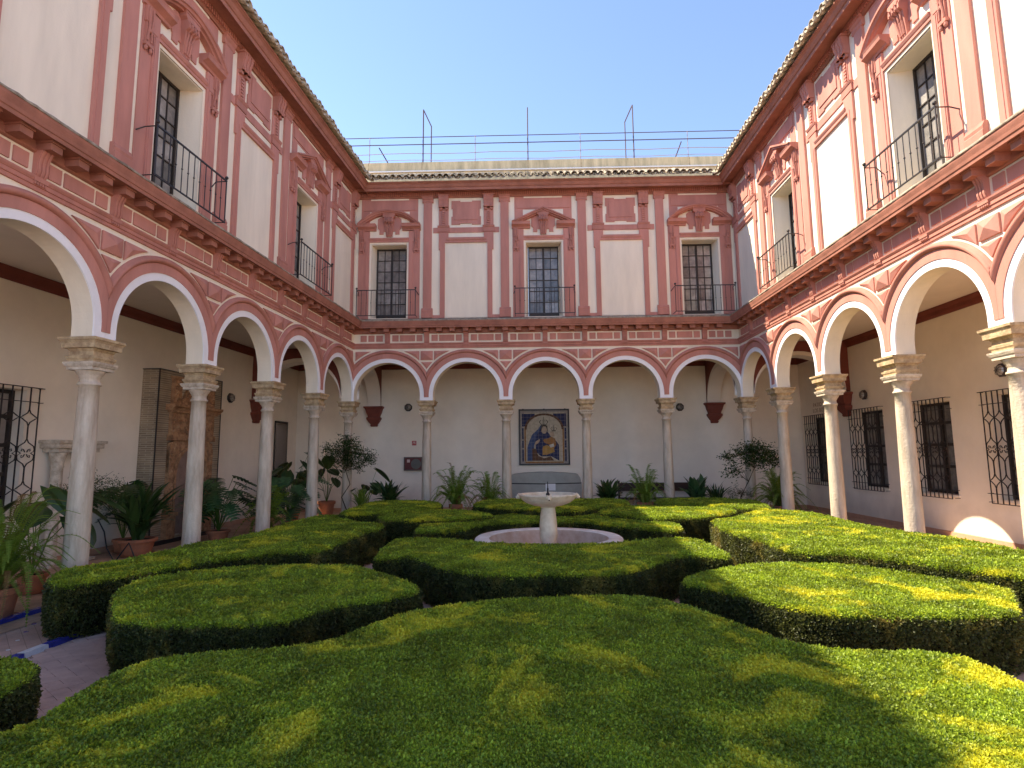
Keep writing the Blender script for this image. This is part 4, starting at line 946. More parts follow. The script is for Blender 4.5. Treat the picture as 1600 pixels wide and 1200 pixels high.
HEDGES = [
    ('large clipped box hedge with curved edges filling the foreground, partly in sun on its right', 0.53, [(-3.02, 2.63), (-3.11, 3.09), (-3.08, 3.48), (-2.99, 3.65), (-3.07, 3.99), (-3.08, 4.31), (-3.04, 4.55), (-2.92, 4.71), (-2.59, 4.86), (-2.10, 4.94), (-1.69, 5.15), (-1.48, 5.62), (-1.20, 6.02), (-0.84, 6.29), (-0.31, 6.50), (0.40, 6.63), (1.12, 6.68), (1.49, 6.48), (1.73, 6.11), (1.98, 5.55), (2.18, 5.09), (2.46, 4.92), (2.78, 4.87), (3.13, 4.85), (3.35, 4.75), (3.40, 4.50), (3.38, 4.21), (3.31, 3.76), (3.08, 3.12), (2.69, 2.52), (2.5, 1.3), (1.2, .95), (-1.2, .95), (-2.8, 1.4)]),
    ('clipped box hedge bed left of centre, in shade with a yellowish patch on top', 0.56, [(-4.80, 6.80), (-4.94, 7.45), (-4.67, 7.84), (-4.06, 8.22), (-3.32, 8.35), (-2.42, 8.28), (-1.84, 7.70), (-1.34, 7.10), (-1.27, 6.96), (-1.28, 6.80), (-1.48, 6.45), (-1.96, 6.24), (-2.15, 5.94), (-2.34, 5.59), (-2.83, 5.51), (-3.36, 5.51), (-3.77, 5.60), (-4.01, 5.71)]),
    ('long clipped box hedge running along the left columns', 0.66, [(-5.91, 7.21), (-6.11, 7.66), (-5.82, 8.15), (-5.67, 8.83), (-5.63, 9.77), (-5.28, 10.43), (-5.17, 11.29), (-5.24, 12.77), (-5.18, 13.52), (-5.06, 14.22), (-4.46, 14.18), (-3.85, 12.93), (-3.08, 12.42), (-2.94, 11.97), (-3.15, 11.01), (-3.19, 9.62), (-3.28, 9.05), (-3.78, 9.00), (-4.22, 8.62), (-4.61, 8.12), (-4.96, 7.47), (-5.21, 6.98), (-5.36, 6.74), (-5.63, 6.88)]),
    ('clipped box hedge directly in front of the fountain basin', 0.65, [(-2.26, 8.79), (-2.35, 9.65), (-2.32, 10.46), (-2.01, 10.61), (-1.52, 10.51), (-1.16, 10.33), (-0.77, 10.01), (0.39, 9.76), (1.46, 9.85), (1.94, 10.13), (2.28, 10.35), (2.67, 10.41), (2.96, 10.24), (3.01, 9.52), (3.00, 8.84), (2.92, 8.62), (2.61, 8.74), (2.36, 8.86), (1.97, 8.44), (1.33, 7.66), (0.94, 7.50), (0.29, 7.48), (-0.35, 7.49), (-0.68, 7.54), (-1.05, 7.85), (-1.46, 8.44), (-1.79, 8.94), (-1.94, 8.78), (-2.19, 8.62)]),
    ('bright sunlit box hedge bed right of centre, with a yellow streak near its front edge', 0.56, [(1.89, 7.21), (1.99, 7.46), (2.30, 7.77), (2.99, 8.23), (3.87, 8.35), (4.58, 8.24), (4.94, 7.87), (5.35, 7.54), (5.59, 7.17), (5.47, 6.87), (4.66, 5.77), (4.30, 5.73), (3.71, 5.74), (2.98, 5.77), (2.73, 5.96), (2.40, 6.48), (2.06, 6.97), (1.88, 7.14)]),
    ('long sunlit box hedge running along the right columns', 0.74, [(3.81, 12.13), (4.38, 12.46), (5.17, 13.63), (5.66, 14.05), (6.26, 13.85), (6.51, 12.97), (6.30, 11.43), (6.41, 10.14), (6.74, 9.44), (6.80, 8.55), (6.74, 7.77), (6.58, 7.09), (5.77, 6.38), (5.46, 6.64), (5.14, 7.09), (4.80, 7.55), (4.64, 7.79), (4.40, 8.19), (3.70, 8.27), (3.71, 9.29), (3.57, 10.18), (3.60, 11.17)]),
    ('curved box hedge wrapping round the back of the fountain basin', 0.62, [(-2.22, 11.65), (-2.27, 12.71), (-1.82, 13.55), (-0.82, 14.18), (-0.04, 14.90), (0.80, 15.34), (1.75, 14.94), (2.37, 13.84), (3.13, 13.26), (3.19, 12.31), (3.05, 11.59), (2.83, 11.50), (2.49, 11.62), (2.18, 12.14), (1.76, 12.49), (1.36, 12.87), (0.39, 13.04), (-0.60, 12.98), (-1.12, 12.42), (-1.27, 11.80), (-1.55, 11.52), (-1.99, 11.54)]),
    ('small box hedge bed behind the long left hedge, left of the fountain', 0.72, [(-3.55, 14.13), (-3.32, 14.93), (-2.66, 14.88), (-1.99, 14.83), (-1.31, 14.45), (-0.80, 13.65), (-0.80, 13.37), (-1.45, 12.87), (-2.12, 12.66), (-2.52, 12.56), (-3.14, 12.85), (-3.36, 13.26)]),
    ('small box hedge bed with a brightly sunlit top, right of the fountain', 0.72, [(1.78, 14.39), (2.31, 15.39), (3.01, 15.52), (4.32, 15.42), (5.07, 15.17), (5.10, 14.47), (4.89, 13.85), (4.07, 13.05), (3.41, 12.70), (2.68, 12.75), (2.21, 13.31), (1.78, 13.92)]),
    ('farthest left box hedge bed in front of the far columns', 0.78, [(-4.40, 13.74), (-4.47, 15.44), (-4.44, 16.90), (-3.81, 17.08), (-3.04, 17.01), (-2.40, 16.28), (-2.25, 15.26), (-2.50, 14.74), (-3.02, 14.27), (-3.44, 13.67), (-3.78, 13.40), (-4.13, 13.28)]),
    ('farthest middle box hedge bed seen behind the fountain bowl', 0.78, [(-1.41, 15.98), (-1.24, 17.07), (-0.61, 17.35), (0.53, 17.39), (1.55, 17.29), (2.59, 17.19), (2.84, 16.46), (2.72, 15.43), (2.27, 15.08), (1.89, 14.75), (1.17, 13.80), (0.56, 13.69), (-0.04, 14.38), (-0.69, 14.77), (-1.36, 15.38)]),
    ('farthest right box hedge bed in front of the bench and small tree', 0.78, [(3.61, 16.39), (3.87, 17.07), (4.47, 17.25), (5.56, 17.14), (6.36, 16.36), (6.08, 14.77), (5.62, 13.63), (5.42, 13.96), (5.00, 14.50), (4.56, 15.08), (3.97, 15.32), (3.50, 15.76)]),
    ('corner of a box hedge cut off by the bottom left edge of the photo', 0.53, [(-4.98, 4.69), (-4.24, 4.73), (-3.99, 4.69), (-3.81, 4.58), (-3.62, 4.32), (-3.59, 3.94), (-3.66, 3.50), (-3.9, 3.0), (-4.9, 2.8), (-5.5, 3.6)]),
]

# ------------------------------------------------------------ hedges
from mathutils.geometry import delaunay_2d_cdt
def chaikin(p, n=2):
    for _ in range(n):
        q = []
        for i in range(len(p)):
            a, b = p[i], p[(i+1) % len(p)]
            q += [(a[0]*.86+b[0]*.14, a[1]*.86+b[1]*.14), (a[0]*.14+b[0]*.86, a[1]*.14+b[1]*.86)]
        p = q
    return p
def resample(p, d):
    out = []; P = [Vector(a) for a in p]; n = len(P)
    for i in range(n):
        a, b = P[i], P[(i+1) % n]; L = (b-a).length; k = max(1, round(L/d))
        if L < d*.4 and out and (Vector(out[-1])-a).length < d*.5: continue
        out += [tuple(a+(b-a)*j/k) for j in range(k)]
    return out
def inset(p, d):
    n = len(p); A = sum(p[i][0]*p[(i+1) % n][1]-p[(i+1) % n][0]*p[i][1] for i in range(n)); sg = 1 if A > 0 else -1; out = []
    for i in range(n):
        a, b = Vector(p[i-1]), Vector(p[(i+1) % n]); t = (b-a).normalized(); out.append((p[i][0]-t.y*d*sg, p[i][1]+t.x*d*sg))
    return out
from mathutils import noise
def bumpy(x, y, z, a): return noise.noise(Vector((x*2.3, y*2.3, z*2.3)))*a+noise.noise(Vector((x*6, y*6, z*6)))*a*.5
def hedge_mesh(outline, top, shrink=0.0, amp=.022, d=.10):
    """closed skin: returns verts, faces, tags (0 = side, 1 = top)"""
    base = resample(chaikin(outline), d)
    A = sum(base[i][0]*base[(i+1) % len(base)][1]-base[(i+1) % len(base)][0]*base[i][1] for i in range(len(base)))
    if A < 0: base = base[::-1]
    lv = [(.02, .035+shrink), (.12, .02+shrink), (top*.45, .0+shrink), (top*.75, .0+shrink), (top-.07, .002+shrink), (top-.028, .014+shrink), (top-.006-shrink*.6, .045+shrink)]
    n = len(base); V = []; F = []; T = []
    for z, q in lv:
        for (x, y) in inset(base, q):
            b = bumpy(x, y, z, amp); V.append((x+b*.7, y+bumpy(y, x, z+9, amp)*.7, z))
    for i in range(len(lv)-1):
        for j in range(n):
            F.append((i*n+j, i*n+(j+1) % n, (i+1)*n+(j+1) % n, (i+1)*n+j)); T.append(1 if i >= len(lv)-2 else 0)
    rim = [V[(len(lv)-1)*n+j] for j in range(n)]; off = (len(lv)-1)*n
    xs = [p[0] for p in rim]; ys = [p[1] for p in rim]; pts = [Vector((p[0], p[1])) for p in rim]
    g = d*1.6; inn = inset([(p[0], p[1]) for p in rim], g*.5)
    def inside(x, y):
        c = False; m = len(inn)
        for i in range(m):
            (x1, y1), (x2, y2) = inn[i], inn[(i+1) % m]
            if (y1 > y) != (y2 > y) and x < (x2-x1)*(y-y1)/(y2-y1)+x1: c = not c
        return c
    yy = min(ys)
    while yy < max(ys):
        xx = min(xs)
        while xx < max(xs):
            x, y = xx+random.uniform(-.3, .3)*g, yy+random.uniform(-.3, .3)*g
            if inside(x, y): pts.append(Vector((x, y)))
            xx += g
        yy += g
    r = delaunay_2d_cdt(pts, [], [tuple(range(n))], 1, 1e-5)
    tr = len(V)
    for v in r[0]: V.append((v.x, v.y, top-shrink*.6+bumpy(v.x, v.y, 0, amp*.8)))
    for k, v in enumerate(r[0][:n]): pass
    for f in r[2]: F.append(tuple(tr+i for i in f)); T.append(1)
    # keep the rim of the fill on the rim ring
    for k, idx in enumerate(r[3]):
        for q in idx:
            if q < n: V[tr+k] = rim[q]
    return V, F, T

def sprig(kind, rng):
    """a tuft of small oval leaves pointing up and outwards, height about 4 cm"""
    vs = []; fs = []
    nl = 13
    for i in range(nl):
        a = rng.uniform(0, 2*pi); h = rng.uniform(-.014, .016); el = rng.uniform(.15, 1.35) if i > 2 else rng.uniform(1.0, 1.5)
        L = rng.uniform(.0085, .0135); w = L*.36; r0 = rng.uniform(0, .014)
        d = Vector((cos(a)*cos(el), sin(a)*cos(el), sin(el))); sd = Vector((-sin(a), cos(a), 0)); nn = d.cross(sd)
        sd = (sd+nn*rng.uniform(-.5, .5)).normalized()
        o = Vector((cos(a)*r0, sin(a)*r0, h)); k = len(vs)
        vs += [o, o+d*L*.5+sd*w+nn*.002, o+d*L, o+d*L*.5-sd*w+nn*.002]
        fs += [(k, k+1, k+2, k+3)]
    return vs, fs

def scatter_group():
    ng = bpy.data.node_groups.new('leaf_scatter', 'GeometryNodeTree')
    ng.interface.new_socket('Geometry', in_out='INPUT', socket_type='NodeSocketGeometry'); ng.interface.new_socket('Geometry', in_out='OUTPUT', socket_type='NodeSocketGeometry')
    N = ng.nodes; L = ng.links
    gi = N.new('NodeGroupInput'); go = N.new('NodeGroupOutput')
    def named(nm, t='FLOAT'):
        q = N.new('GeometryNodeInputNamedAttribute'); q.data_type = t; q.inputs[0].default_value = nm; return q.outputs['Attribute']
    def sep(src, v):
        c = N.new('FunctionNodeCompare'); c.data_type = 'FLOAT'; c.operation = 'EQUAL'; L.new(named('part'), c.inputs[0]); c.inputs[1].default_value = v; c.inputs['Epsilon'].default_value = .1
        s = N.new('GeometryNodeSeparateGeometry'); s.domain = 'FACE'; L.new(src, s.inputs[0]); L.new(c.outputs[0], s.inputs[1]); return s.outputs[0]
    em = sep(gi.outputs[0], 0)
    ds = N.new('GeometryNodeDistributePointsOnFaces'); ds.distribute_method = 'RANDOM'; L.new(em, ds.inputs['Mesh']); L.new(named('dens'), ds.inputs['Density'])
    jo = N.new('GeometryNodeJoinGeometry')
    for v in (3, 2, 1):
        g2 = N.new('GeometryNodeGeometryToInstance'); L.new(sep(gi.outputs[0], v), g2.inputs[0]); L.new(g2.outputs[0], jo.inputs[0])
    ip = N.new('GeometryNodeInstanceOnPoints'); L.new(ds.outputs['Points'], ip.inputs['Points']); L.new(jo.outputs[0], ip.inputs['Instance'])
    ip.inputs['Pick Instance'].default_value = True
    ri = N.new('FunctionNodeRandomValue'); ri.data_type = 'INT'; ri.inputs[4].default_value = 0; ri.inputs[5].default_value = 2; L.new(ri.outputs[2], ip.inputs['Instance Index'])
    rot = N.new('FunctionNodeRotateRotation') if hasattr(bpy.types, 'FunctionNodeRotateRotation') else None
    rz = N.new('FunctionNodeRandomValue'); rz.data_type = 'FLOAT_VECTOR'; rz.inputs[0].default_value = (-.35, -.35, 0); rz.inputs[1].default_value = (.35, .35, 6.283)
    rot.rotation_space = 'LOCAL'; L.new(ds.outputs['Rotation'], rot.inputs[0]); 
    e2 = N.new('FunctionNodeEulerToRotation'); L.new(rz.outputs[0], e2.inputs[0]); L.new(e2.outputs[0], rot.inputs[1])
    L.new(rot.outputs[0], ip.inputs['Rotation'])
    rs = N.new('FunctionNodeRandomValue'); rs.inputs[2].default_value = .6; rs.inputs[3].default_value = 1.45
    ml = N.new('ShaderNodeMath'); ml.operation = 'MULTIPLY'; L.new(rs.outputs[1], ml.inputs[0]); L.new(named('size'), ml.inputs[1]); L.new(ml.outputs[0], ip.inputs['Scale'])
    L.new(ip.outputs[0], go.inputs[0])
    return ng
NG = scatter_group()
rngs = random.Random(5); SPR = [sprig(0, rngs) for _ in range(3)]
def hedge(label, top, outline):
    V, F, T = hedge_mesh(outline, top, 0)
    cx = sum(p[0] for p in outline)/len(outline); cy = sum(p[1] for p in outline)/len(outline)
    root = empty('box_hedge', (cx, cy, 0), 0, label, 'hedge', 'clipped box hedges of the garden parterre')
    Vc, Fc, Tc = hedge_mesh(outline, top, .035, .03, .14)
    obj('twigs', MB().add([(x-cx, y-cy, z) for x, y, z in Vc], Fc), M_CORE, root)
    vs = [(x-cx, y-cy, z) for x, y, z in V]; fs = list(F); part = [0.0]*len(F); mi = [0]*len(F)
    dens = []; size = []
    for f, t in zip(F, T):
        c = [sum(V[i][k] for i in f)/len(f) for k in range(3)]
        dist = max(1.3, sqrt(c[0]**2+c[1]**2+(c[2]-EYE)**2))
        k = min(2.3, max(1.0, (dist/3.2)**.7)); dn, sz = 8600/k**2, k
        if c[1] < .7: dn = 300
        if not t: dn *= .75*min(1, .35+c[2]/top*.9)
        dens.append(dn); size.append(sz)
    leaf = {0: MB(), 1: MB()}
    # the face lists for the top (young leaves) and the sides (old leaves, shade painted in) are scattered by two objects
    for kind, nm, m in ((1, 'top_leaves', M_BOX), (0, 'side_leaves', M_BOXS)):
        ids = [i for i, t in enumerate(T) if t == kind]
        nf = [F[i] for i in ids]; vv = list(vs); pa = [0.0]*len(nf); de = [dens[i] for i in ids]; si = [size[i] for i in ids]
        for q, (sv, sf) in enumerate(SPR):
            k = len(vv); vv += [tuple(v) for v in sv]; nf += [tuple(k+i for i in f) for f in sf]; pa += [q+1.0]*len(sf); de += [0.0]*len(sf); si += [1.0]*len(sf)
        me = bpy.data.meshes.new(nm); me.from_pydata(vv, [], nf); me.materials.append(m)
        for an, dat in (('part', pa), ('dens', de), ('size', si)):
            at = me.attributes.new(an, 'FLOAT', 'FACE'); at.data.foreach_set('value', dat)
        o = link(nm, me, root); md = o.modifiers.new('scatter', 'NODES'); md.node_group = NG
        tag(o, kind='stuff')
    sh = MB(); rq = random.Random(int(cx*100)+int(cy*31)); nV = len(V)
    for _ in range(int(26*len(outline)/6)):
        x, y, z = V[rq.randrange(nV)]
        if z < .1: continue
        p = Vector((x-cx, y-cy, z)); d = Vector((rq.uniform(-.6, .6), rq.uniform(-.6, .6), rq.uniform(.4, 1))).normalized(); L = rq.uniform(.02, .065)
        sh.tube([p, p+d*L], .0012, 3)
        for q in range(6):
            o = p+d*L*(.25+q*.15); a = Vector((rq.uniform(-1, 1), rq.uniform(-1, 1), rq.uniform(-.1, .8))).normalized(); sd = a.cross(d).normalized()*.0045 if a.cross(d).length > .01 else Vector((.004, 0, 0))
            sh.add([o, o+a*.007+sd, o+a*.014, o+a*.007-sd], [(0, 1, 2, 3)])
    tag(obj('stray_shoots', sh, M_BOX, root), kind='stuff')
    return root
for lb, tp_, ol in HEDGES: hedge(lb, tp_-(.055 if 'fountain basin' in lb and 'front' in lb else .025)-(.02 if tp_ > .6 else 0), ol)

# ------------------------------------------------------------ potted plants
def pot(root, r=.20, h=.30, z=0):
    p = MB().lathe([(r*.68, .0), (r*.72, .01), (r*.92, h*.80), (r*1.03, h*.80), (r*1.06, h*.84), (r*1.06, h*.97), (r*1.0, h), (r*.92, h), (r*.90, h*.88)], 24, cap=False)
    p.v = [(x, y, q+z) for x, y, q in p.v]
    o = obj('pot', p, M_TERRA, root); smooth_auto(o.data, 40)
    k = MB().lathe([(r*.91, h*.90), (.01, h*.92)], 20, cap=False); k.v = [(x, y, q+z) for x, y, q in k.v]; obj('soil', k, M_SOIL, o)
    sc = MB().lathe([(r*.85, .0), (r*1.0, .035), (r*.95, .035), (r*.8, .012)], 20); sc.v = [(x, y, q+z+.013) for x, y, q in sc.v]; obj('saucer', sc, M_TERRA, o)
    return o
def frond(L, rise, droop, npin, pw, seed=0, broad=1.0):
    """a fern frond: curved midrib with a pinna on either side at every step, in the x-z plane"""
    rr = random.Random(seed); mb = MB(); pts = []
    for i in range(npin+1):
        t = i/npin; x = L*(t*.92); z = rise*sin(min(t*pi*.62, pi*.5))-droop*max(0, t-.35)**1.7*2.0
        pts.append(Vector((x, 0, z)))
    mb.tube(pts[::3]+[pts[-1]], .004, 3)
    for i in range(2, npin+1):
        t = i/npin; w = pw*min(1, t*5)*(1-t**3*.85)*broad; d = (pts[i]-pts[i-1]).normalized(); u = Vector((0, 1, 0)); nn = d.cross(u)
        hw = L/npin*.36
        for s in (-1, 1):
            o = pts[i]; e = o+u*s*w+d*w*.30-nn*rr.uniform(-.1, .35)*w*(-1); 
            mb.add([o-d*hw, o+u*s*w*.5-d*hw+d*w*.1, e, o+u*s*w*.5+d*hw*1.2+d*w*.1, o+d*hw], [(0, 1, 2, 3, 4)])
    return mb
def blade(L, w, bend, seed=0, n=7, fold=.25, tipw=.5):
    mb = MB(); vs = []
    for i in range(n+1):
        t = i/n; a = bend*t; x = L*(sin(a)/max(bend, 1e-3)); z = L*((1-cos(a))/max(bend, 1e-3))
        x, z = z, x                                   # starts upright and leans over along +x
        ww = w*(sin(pi*min(1, t*.85+.12))**.8) if t < 1 else .001
        vs += [(x, -ww, z+ww*fold), (x, 0, z), (x, ww, z+ww*fold)]
    return mb.add(vs, [(3*i+j, 3*i+j+1, 3*i+j+4, 3*i+j+3) for i in range(n) for j in (0, 1)])
def broad_leaf(L, split=False, heart=True):
    """leaf blade lying along +x from the stalk end, with splits between the veins when split"""
    mb = MB(); n = 9
    if not split:
        vs = []
        for i in range(n+1):
            t = i/n; x = L*(t*1.12-.12); w = L*.40*(sin(pi*min(1, (t*.93+.05)))**.62)*(1-.25*t) if i < n else .002
            dz = -L*.22*t*t
            vs += [(x-(L*.10 if i == 0 else 0), -w, dz+w*.10), (x, -w*.5, dz+w*.16-.0), (x+(.05*L if i == 0 else 0), 0, dz), (x, w*.5, dz+w*.16), (x-(L*.10 if i == 0 else 0), w, dz+w*.10)]
        return mb.add(vs, [(5*i+j, 5*i+j+1, 5*i+j+6, 5*i+j+5) for i in range(n) for j in range(4)])
    m = 7
    for s in (-1, 1):
        for i in range(m):
            t0 = i/m; x0 = L*(t0*.98-.05); x1 = L*((i+.93)/m*.98-.05); w = L*.46*sin(pi*(t0*.80+.20))**.7
            fw = L*.16*(t0-.2)
            mid = w*.50; dz0 = -L*.2*t0*t0
            mb.add([(x0, 0, dz0), (x1+L*.02, 0, dz0-.01*L), (x1+L*.02+fw*.3, s*mid, dz0+mid*.12), (x0+fw*.3, s*mid, dz0+mid*.12)], [(0, 1, 2, 3)])
            mb.add([(x0+fw*.3, s*mid, dz0+mid*.12), (x1+fw*.3, s*mid, dz0+mid*.12), (x1-L*.022+fw*1.2, s*w, dz0-w*.04), (x0+L*.018+fw*1.2, s*w, dz0-w*.04)], [(0, 1, 2, 3)])
    return mb
def fern(x, y, label, R=.6, H=.6, z0=.30, n=46, m=None, potr=.2, poth=.3, seed=0, grp='potted ferns round the cloister garden', pin=26, pw=.05, broad=1.0, nopot=False):
    root = empty('fern', (x, y, .012), random.uniform(0, 6), label, 'fern', grp); rr = random.Random(seed)
    if not nopot: pot(root, potr, poth)
    m = m or M_FERND
    kinds = [(R*1.05, H*.55, H*.75), (R*.95, H*.8, H*.35), (R*.7, H*1.05, H*.1), (R*.45, H*1.15, -.02)]
    for i in range(n):
        k = i % 4; L, ri, dr = kinds[k]
        me = shared(('frond', round(R, 2), round(H, 2), k, pin, round(pw, 3)), lambda: frond(L, ri, dr, pin, pw, k, broad), m)
        link('frond', me if rr.random() > .05 else shared(('frond', round(R, 2), round(H, 2), k, pin, round(pw, 3)), lambda: frond(L, ri, dr, pin, pw, k, broad), M_DEAD), root, (rr.uniform(-.05, .05), rr.uniform(-.05, .05), poth*.85 if not nopot else z0), rot=(rr.uniform(-.25, .25), rr.uniform(-.15, .12), i*2.39996+rr.uniform(-.2, .2)), scale=rr.uniform(.65, 1.15))
    return root
def aspidistra(x, y, label, R=.5, H=.6, n=34, m=None, potr=.2, poth=.3, seed=0, w=.045, base=None):
    root = empty('aspidistra', (x, y, .012), random.uniform(0, 6), label, 'potted plant'); rr = random.Random(seed); pot(root, potr, poth); m = m or M_LEAFD
    for i in range(n):
        k = i % 3; L = H*(1.25, 1.1, .9)[k]; b = (1.0, .55, 1.7)[k]
        me = shared(('leaf', round(H, 2), k, w), lambda: blade(L, w, b), m)
        link('leaf', me, root, (rr.uniform(-.08, .08), rr.uniform(-.08, .08), poth*.88), rot=(rr.uniform(-.3, .3), rr.uniform(-.15, .3), i*2.39996), scale=rr.uniform(.7, 1.1))
    return root
def big_leaved(x, y, label, leaves, L=.3, split=False, m=None, potr=.2, poth=.3, seed=0, nm='monstera'):
    """leaves = [(azimuth, reach, height, size)]"""
    root = empty(nm, (x, y, .012), 0, label, 'potted plant'); rr = random.Random(seed); pot(root, potr, poth); m = m or (M_LEAFM if split else M_LEAFD)
    for (az, re, h, s) in leaves:
        st = MB().tube([(0, 0, poth*.9), (re*.35*cos(az), re*.35*sin(az), poth*.9+(h-poth)*.6), (re*cos(az), re*sin(az), h)], .008, 4)
        so = obj('stalk', st, M_LEAFT if False else M_FERND, root)
        me = shared(('big_leaf', split), lambda: broad_leaf(1.0, split), m)
        link('leaf', me, so, (re*cos(az), re*sin(az), h), rot=(rr.uniform(-.35, .35), rr.uniform(.15, .75), az+rr.uniform(-.5, .5)), scale=L*s)
    return root
def rand_leaves(n, re, h0, h1, seed, a0=0, a1=2*pi):
    r = random.Random(seed); return [(r.uniform(a0, a1), r.uniform(re*.3, re), r.uniform(h0, h1), r.uniform(.75, 1.2)) for _ in range(n)]

def small_tree(x, y, label, blobs, trunk, seed=0, nleaf=1100, nm='small_tree', grp=None, potted=True, ls=.035):
    root = empty(nm, (x, y, .012), 0, label, 'small tree', grp); rr = random.Random(seed)
    if potted: pot(root, .2, .3)
    tb = MB()
    for pts, r in trunk: tb.tube(pts, [r*(1-.6*i/(len(pts)-1)) for i in range(len(pts))], 6)
    for (bx_, by_, bz, br) in blobs:
        src = min(trunk[0][0], key=lambda p: (p[0]-bx_)**2+(p[1]-by_)**2+(p[2]-bz)**2)
        for q in range(5):
            e = Vector((bx_, by_, bz))+Vector((rr.gauss(0, br*.5), rr.gauss(0, br*.5), rr.gauss(0, br*.4)))
            tb.tube([src, (Vector(src)+e)/2+Vector((0, 0, .03)), e], [.007, .004, .002], 4)
    obj('trunk', tb, M_TRUNK, root)
    lm = MB()
    tot = sum(b[3]**2 for b in blobs)
    for (bx_, by_, bz, br) in blobs:
        for q in range(int(nleaf*br*br/tot/6)):
            c = Vector((rr.gauss(0, 1), rr.gauss(0, 1), rr.gauss(0, .75))); c = c/max(1, c.length)*br*rr.uniform(.5, 1.05)+Vector((bx_, by_, bz))
            dirn = Vector((rr.uniform(-1, 1), rr.uniform(-1, 1), rr.uniform(-.6, .5))).normalized()
            for k in range(6):
                o = c+dirn*k*ls*.7; a = Vector((rr.uniform(-1, 1), rr.uniform(-1, 1), rr.uniform(-.8, .2))).normalized(); s = a.cross(Vector((rr.uniform(-.3, .3), rr.uniform(-.3, .3), 1))).normalized()*ls*.32
                lm.add([o, o+a*ls*.5+s, o+a*ls, o+a*ls*.5-s], [(0, 1, 2, 3)])
    tag(obj('crown', lm, M_LEAFT, root), kind='stuff')
    return root

fern(-6.95, 7.60, 'large bright green fern spilling from a terracotta pot at the left edge of the photo', R=1.15, H=1.05, n=130, m=M_FERN, potr=.27, poth=.42, seed=1, pin=60, pw=.064)
big_leaved(-7.75, 9.1, 'broad-leaved plant rising behind the large fern at the left edge', [(.2, .65, 1.50, 1.9), (-.9, .55, 1.35, 1.7), (-.3, .72, 1.15, 1.5), (.9, .5, 1.35, 1.6), (2.5, .4, 1.35, 1.4), (3.6, .3, 1.4, 1.3), (-1.7, .45, 1.2, 1.4), (-.5, .35, 1.6, 1.6), (-1.2, .6, 1.0, 1.2)], L=.38, nm='elephant_ear', seed=4)
small_tree(-7.20, 9.35, 'feathery asparagus fern in a tall stand behind the nearest left column', [(0, 0, 1.68, .26), (.34, .1, 1.60, .22), (-.24, -.1, 1.50, .22), (.1, -.1, 1.35, .2), (.42, .1, 1.35, .16)], [([(0, 0, .3), (.02, .01, .8), (0, 0, 1.5)], .012)], seed=8, nleaf=5200, nm='asparagus_fern', ls=.026)
big_leaved(-9.0, 12.9, 'dark monstera with deeply split leaves against the left wall, left of the brick panel', rand_leaves(26, .62, .9, 1.55, 3), L=.42, split=True, seed=3, m=M_LEAFD)
aspidistra(-8.40, 12.5, 'dark strap-leaved aspidistra in a wide terracotta pot below the brick portal', H=1.12, n=72, potr=.36, poth=.36, seed=2, w=.075)
big_leaved(-7.60, 14.3, 'monstera in a terracotta pot with large split leaves right of the second left column', rand_leaves(34, .72, .7, 1.62, 6), L=.50, split=True, seed=6, potr=.26)
fern(-6.45, 14.5, 'bright green fern at the foot of the third left column', R=.75, H=.85, n=70, m=M_FERN, seed=5, pin=18, pw=.085)
big_leaved(-6.65, 16.3, 'bushy split-leaf monstera right of the third left column', rand_leaves(46, .80, .6, 1.62, 9), L=.50, split=True, seed=9)
big_leaved(-7.45, 18.5, 'tall elephant ear plant behind the fourth left column', [(.3, .40, 2.15, 1.6), (2.4, .5, 1.85, 1.5), (3.6, .4, 1.7, 1.4), (-.6, .5, 1.6, 1.4), (1.4, .4, 1.5, 1.4), (4.6, .4, 1.6, 1.3), (3.0, .6, 1.45, 1.3), (-.2, .3, 1.9, 1.3), (5.4, .5, 1.35, 1.2)], L=.44, nm='elephant_ear', seed=11)
big_leaved(-7.0, 20.3, 'elephant ear plant in a terracotta pot by the far left corner wall', [(1.8, .32, 2.05, 1.6), (3.0, .6, 1.85, 1.4), (.3, .45, 1.55, 1.3), (3.8, .45, 1.35, 1.3), (-.6, .4, 1.3, 1.2), (5.3, .3, 1.6, 1.2), (2.4, .4, 1.6, 1.3), (.9, .5, 1.35, 1.1), (0, .2, 1.75, 1.2)], L=.42, potr=.29, poth=.52, nm='elephant_ear', seed=12)
small_tree(-5.66, 18.30, 'small bushy climber trained up the far left corner column', [(-.40, 0, 2.25, .34), (.05, -.1, 2.32, .42), (.46, 0, 2.08, .36), (-.1, 0, 1.90, .30), (.28, -.05, 1.80, .26), (.72, 0, 1.95, .20), (-.68, 0, 2.32, .2), (-.05, 0, 2.58, .26), (-.5, 0, 1.95, .2)],
           [([(.1, -.2, .3), (-.12, -.18, .8), (.15, -.22, 1.2), (.0, -.2, 1.6), (.05, -.1, 2.2)], .020)], seed=21, nleaf=6800, ls=.055)
big_leaved(-5.20, 18.9, 'low broad-leaved plant right of the far left corner column', [(.2, .3, 1.62, 1.6), (2, .35, 1.1, 1.2), (3.5, .4, 1.0, 1.1), (-.8, .35, 1.1, 1.1), (1.2, .35, .95, 1.1), (4.6, .3, 1.0, 1.), (5.5, .35, 1.2, 1.1)], L=.38, nm='elephant_ear', seed=14)
aspidistra(-5.05, 17.75, 'pale grassy spider plant in front of the far left corner column', H=.60, n=90, m=M_FERN, potr=.18, poth=.52, seed=14, w=.016)
aspidistra(-4.42, 18.9, 'low dark aspidistra in front of the far wall, left of the first far column', H=.80, n=70, seed=15, w=.075, poth=.42)
fern(-2.15, 17.75, 'large sword fern between the first and second far columns', R=.95, H=1.0, n=84, m=M_FERN, seed=16, pin=34, pw=.090, poth=.60)
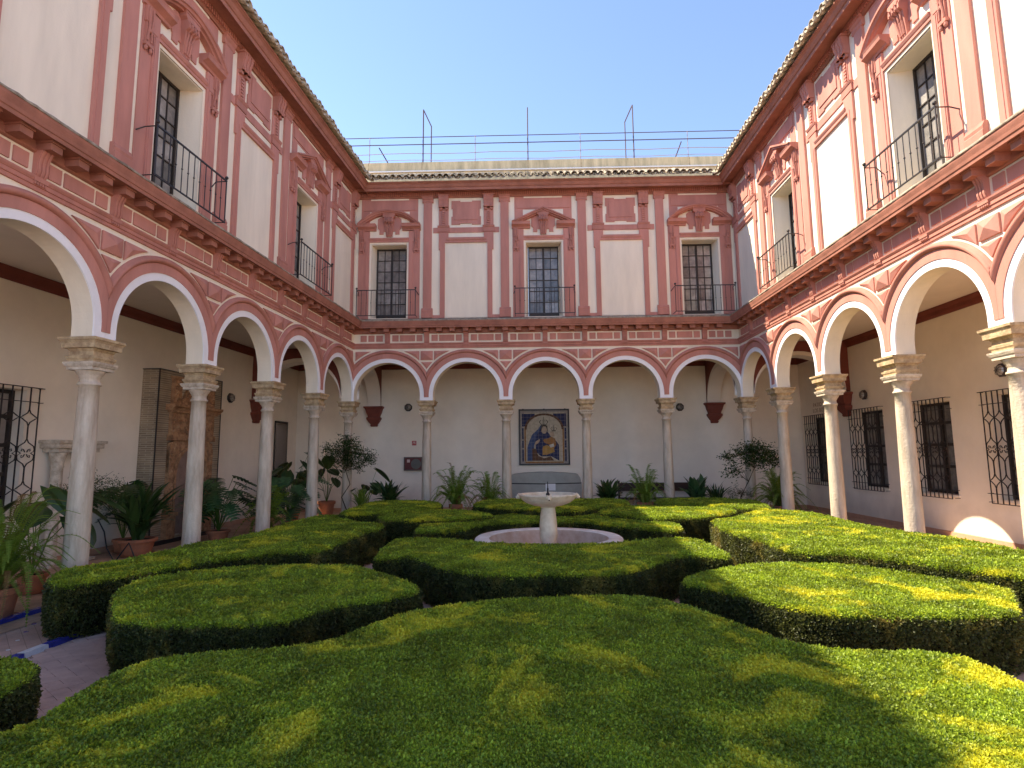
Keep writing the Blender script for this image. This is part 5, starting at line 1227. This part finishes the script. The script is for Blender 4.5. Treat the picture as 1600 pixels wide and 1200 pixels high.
fern(-1.15, 18.25, 'smaller sword fern just left of the second far column', R=.80, H=.82, n=70, m=M_FERN, seed=17, pin=32, pw=.085, poth=.58)
aspidistra(2.70, 19.3, 'low dark aspidistra right of the third far column, left of the bench', H=.80, n=64, seed=18, w=.07, poth=.40)
fern(3.62, 17.75, 'sword fern in a terracotta pot in front of the bench', R=.90, H=.95, n=70, m=M_FERN, seed=19, pin=32, pw=.085, poth=.62, potr=.26)
aspidistra(5.55, 19.1, 'broad-leaved dark plant right of the fourth far column', H=.92, n=34, seed=20, w=.11, m=M_LEAFM, poth=.40)
aspidistra(6.20, 19.1, 'dark low plant with narrow leaves on the far side, left of the small tree', H=.68, n=60, seed=22, w=.032, poth=.40)
small_tree(6.90, 17.80, 'small open-branched tree in front of the far right corner column', [(-.60, 0, 1.55, .22), (-.72, 0, 1.95, .20), (-.25, 0, 2.12, .30), (.15, 0, 2.25, .28), (.48, 0, 2.02, .30), (.70, -.05, 1.80, .2), (-.05, 0, 1.80, .2), (.1, -.1, 1.97, .26), (.35, 0, 1.75, .18)],
           [([(-.42, 0, .3), (-.40, 0, .75), (-.15, 0, 1.2), (.05, 0, 1.6), (.1, 0, 2.1)], .026)], seed=23, nleaf=4400, ls=.07)
fern(7.30, 16.95, 'yellowish green arching fern at the foot of the last right column', R=.95, H=.90, n=110, m=M_LEAFY, seed=24, pin=32, pw=.078, poth=.55)
small_tree(6.55, 18.4, 'low wispy plant between the dark aspidistra and the small tree', [(0, 0, .82, .26), (.35, 0, .80, .24)], [([(0, 0, .3), (0, 0, .6), (.1, 0, .8)], .008)], seed=25, nleaf=1300, nm='wispy_plant')
# black garden hose hanging by the nearest left column
hp = [(-6.70, 9.0, 1.15), (-6.62, 9.05, .95), (-6.60, 9.1, .7), (-6.45, 9.15, .40), (-6.30, 9.2, .18), (-6.20, 9.2, .32), (-6.22, 9.2, .55), (-6.35, 9.25, .75), (-6.50, 9.2, .5), (-6.65, 9.1, .15), (-7.1, 9.3, .03), (-7.8, 10.4, .03), (-8.4, 11.5, .03)]
tag(obj('garden_hose', MB().tube(hp, .011, 6), M_RUBBER, None), 'thin black garden hose looping behind the nearest left column', 'hose')
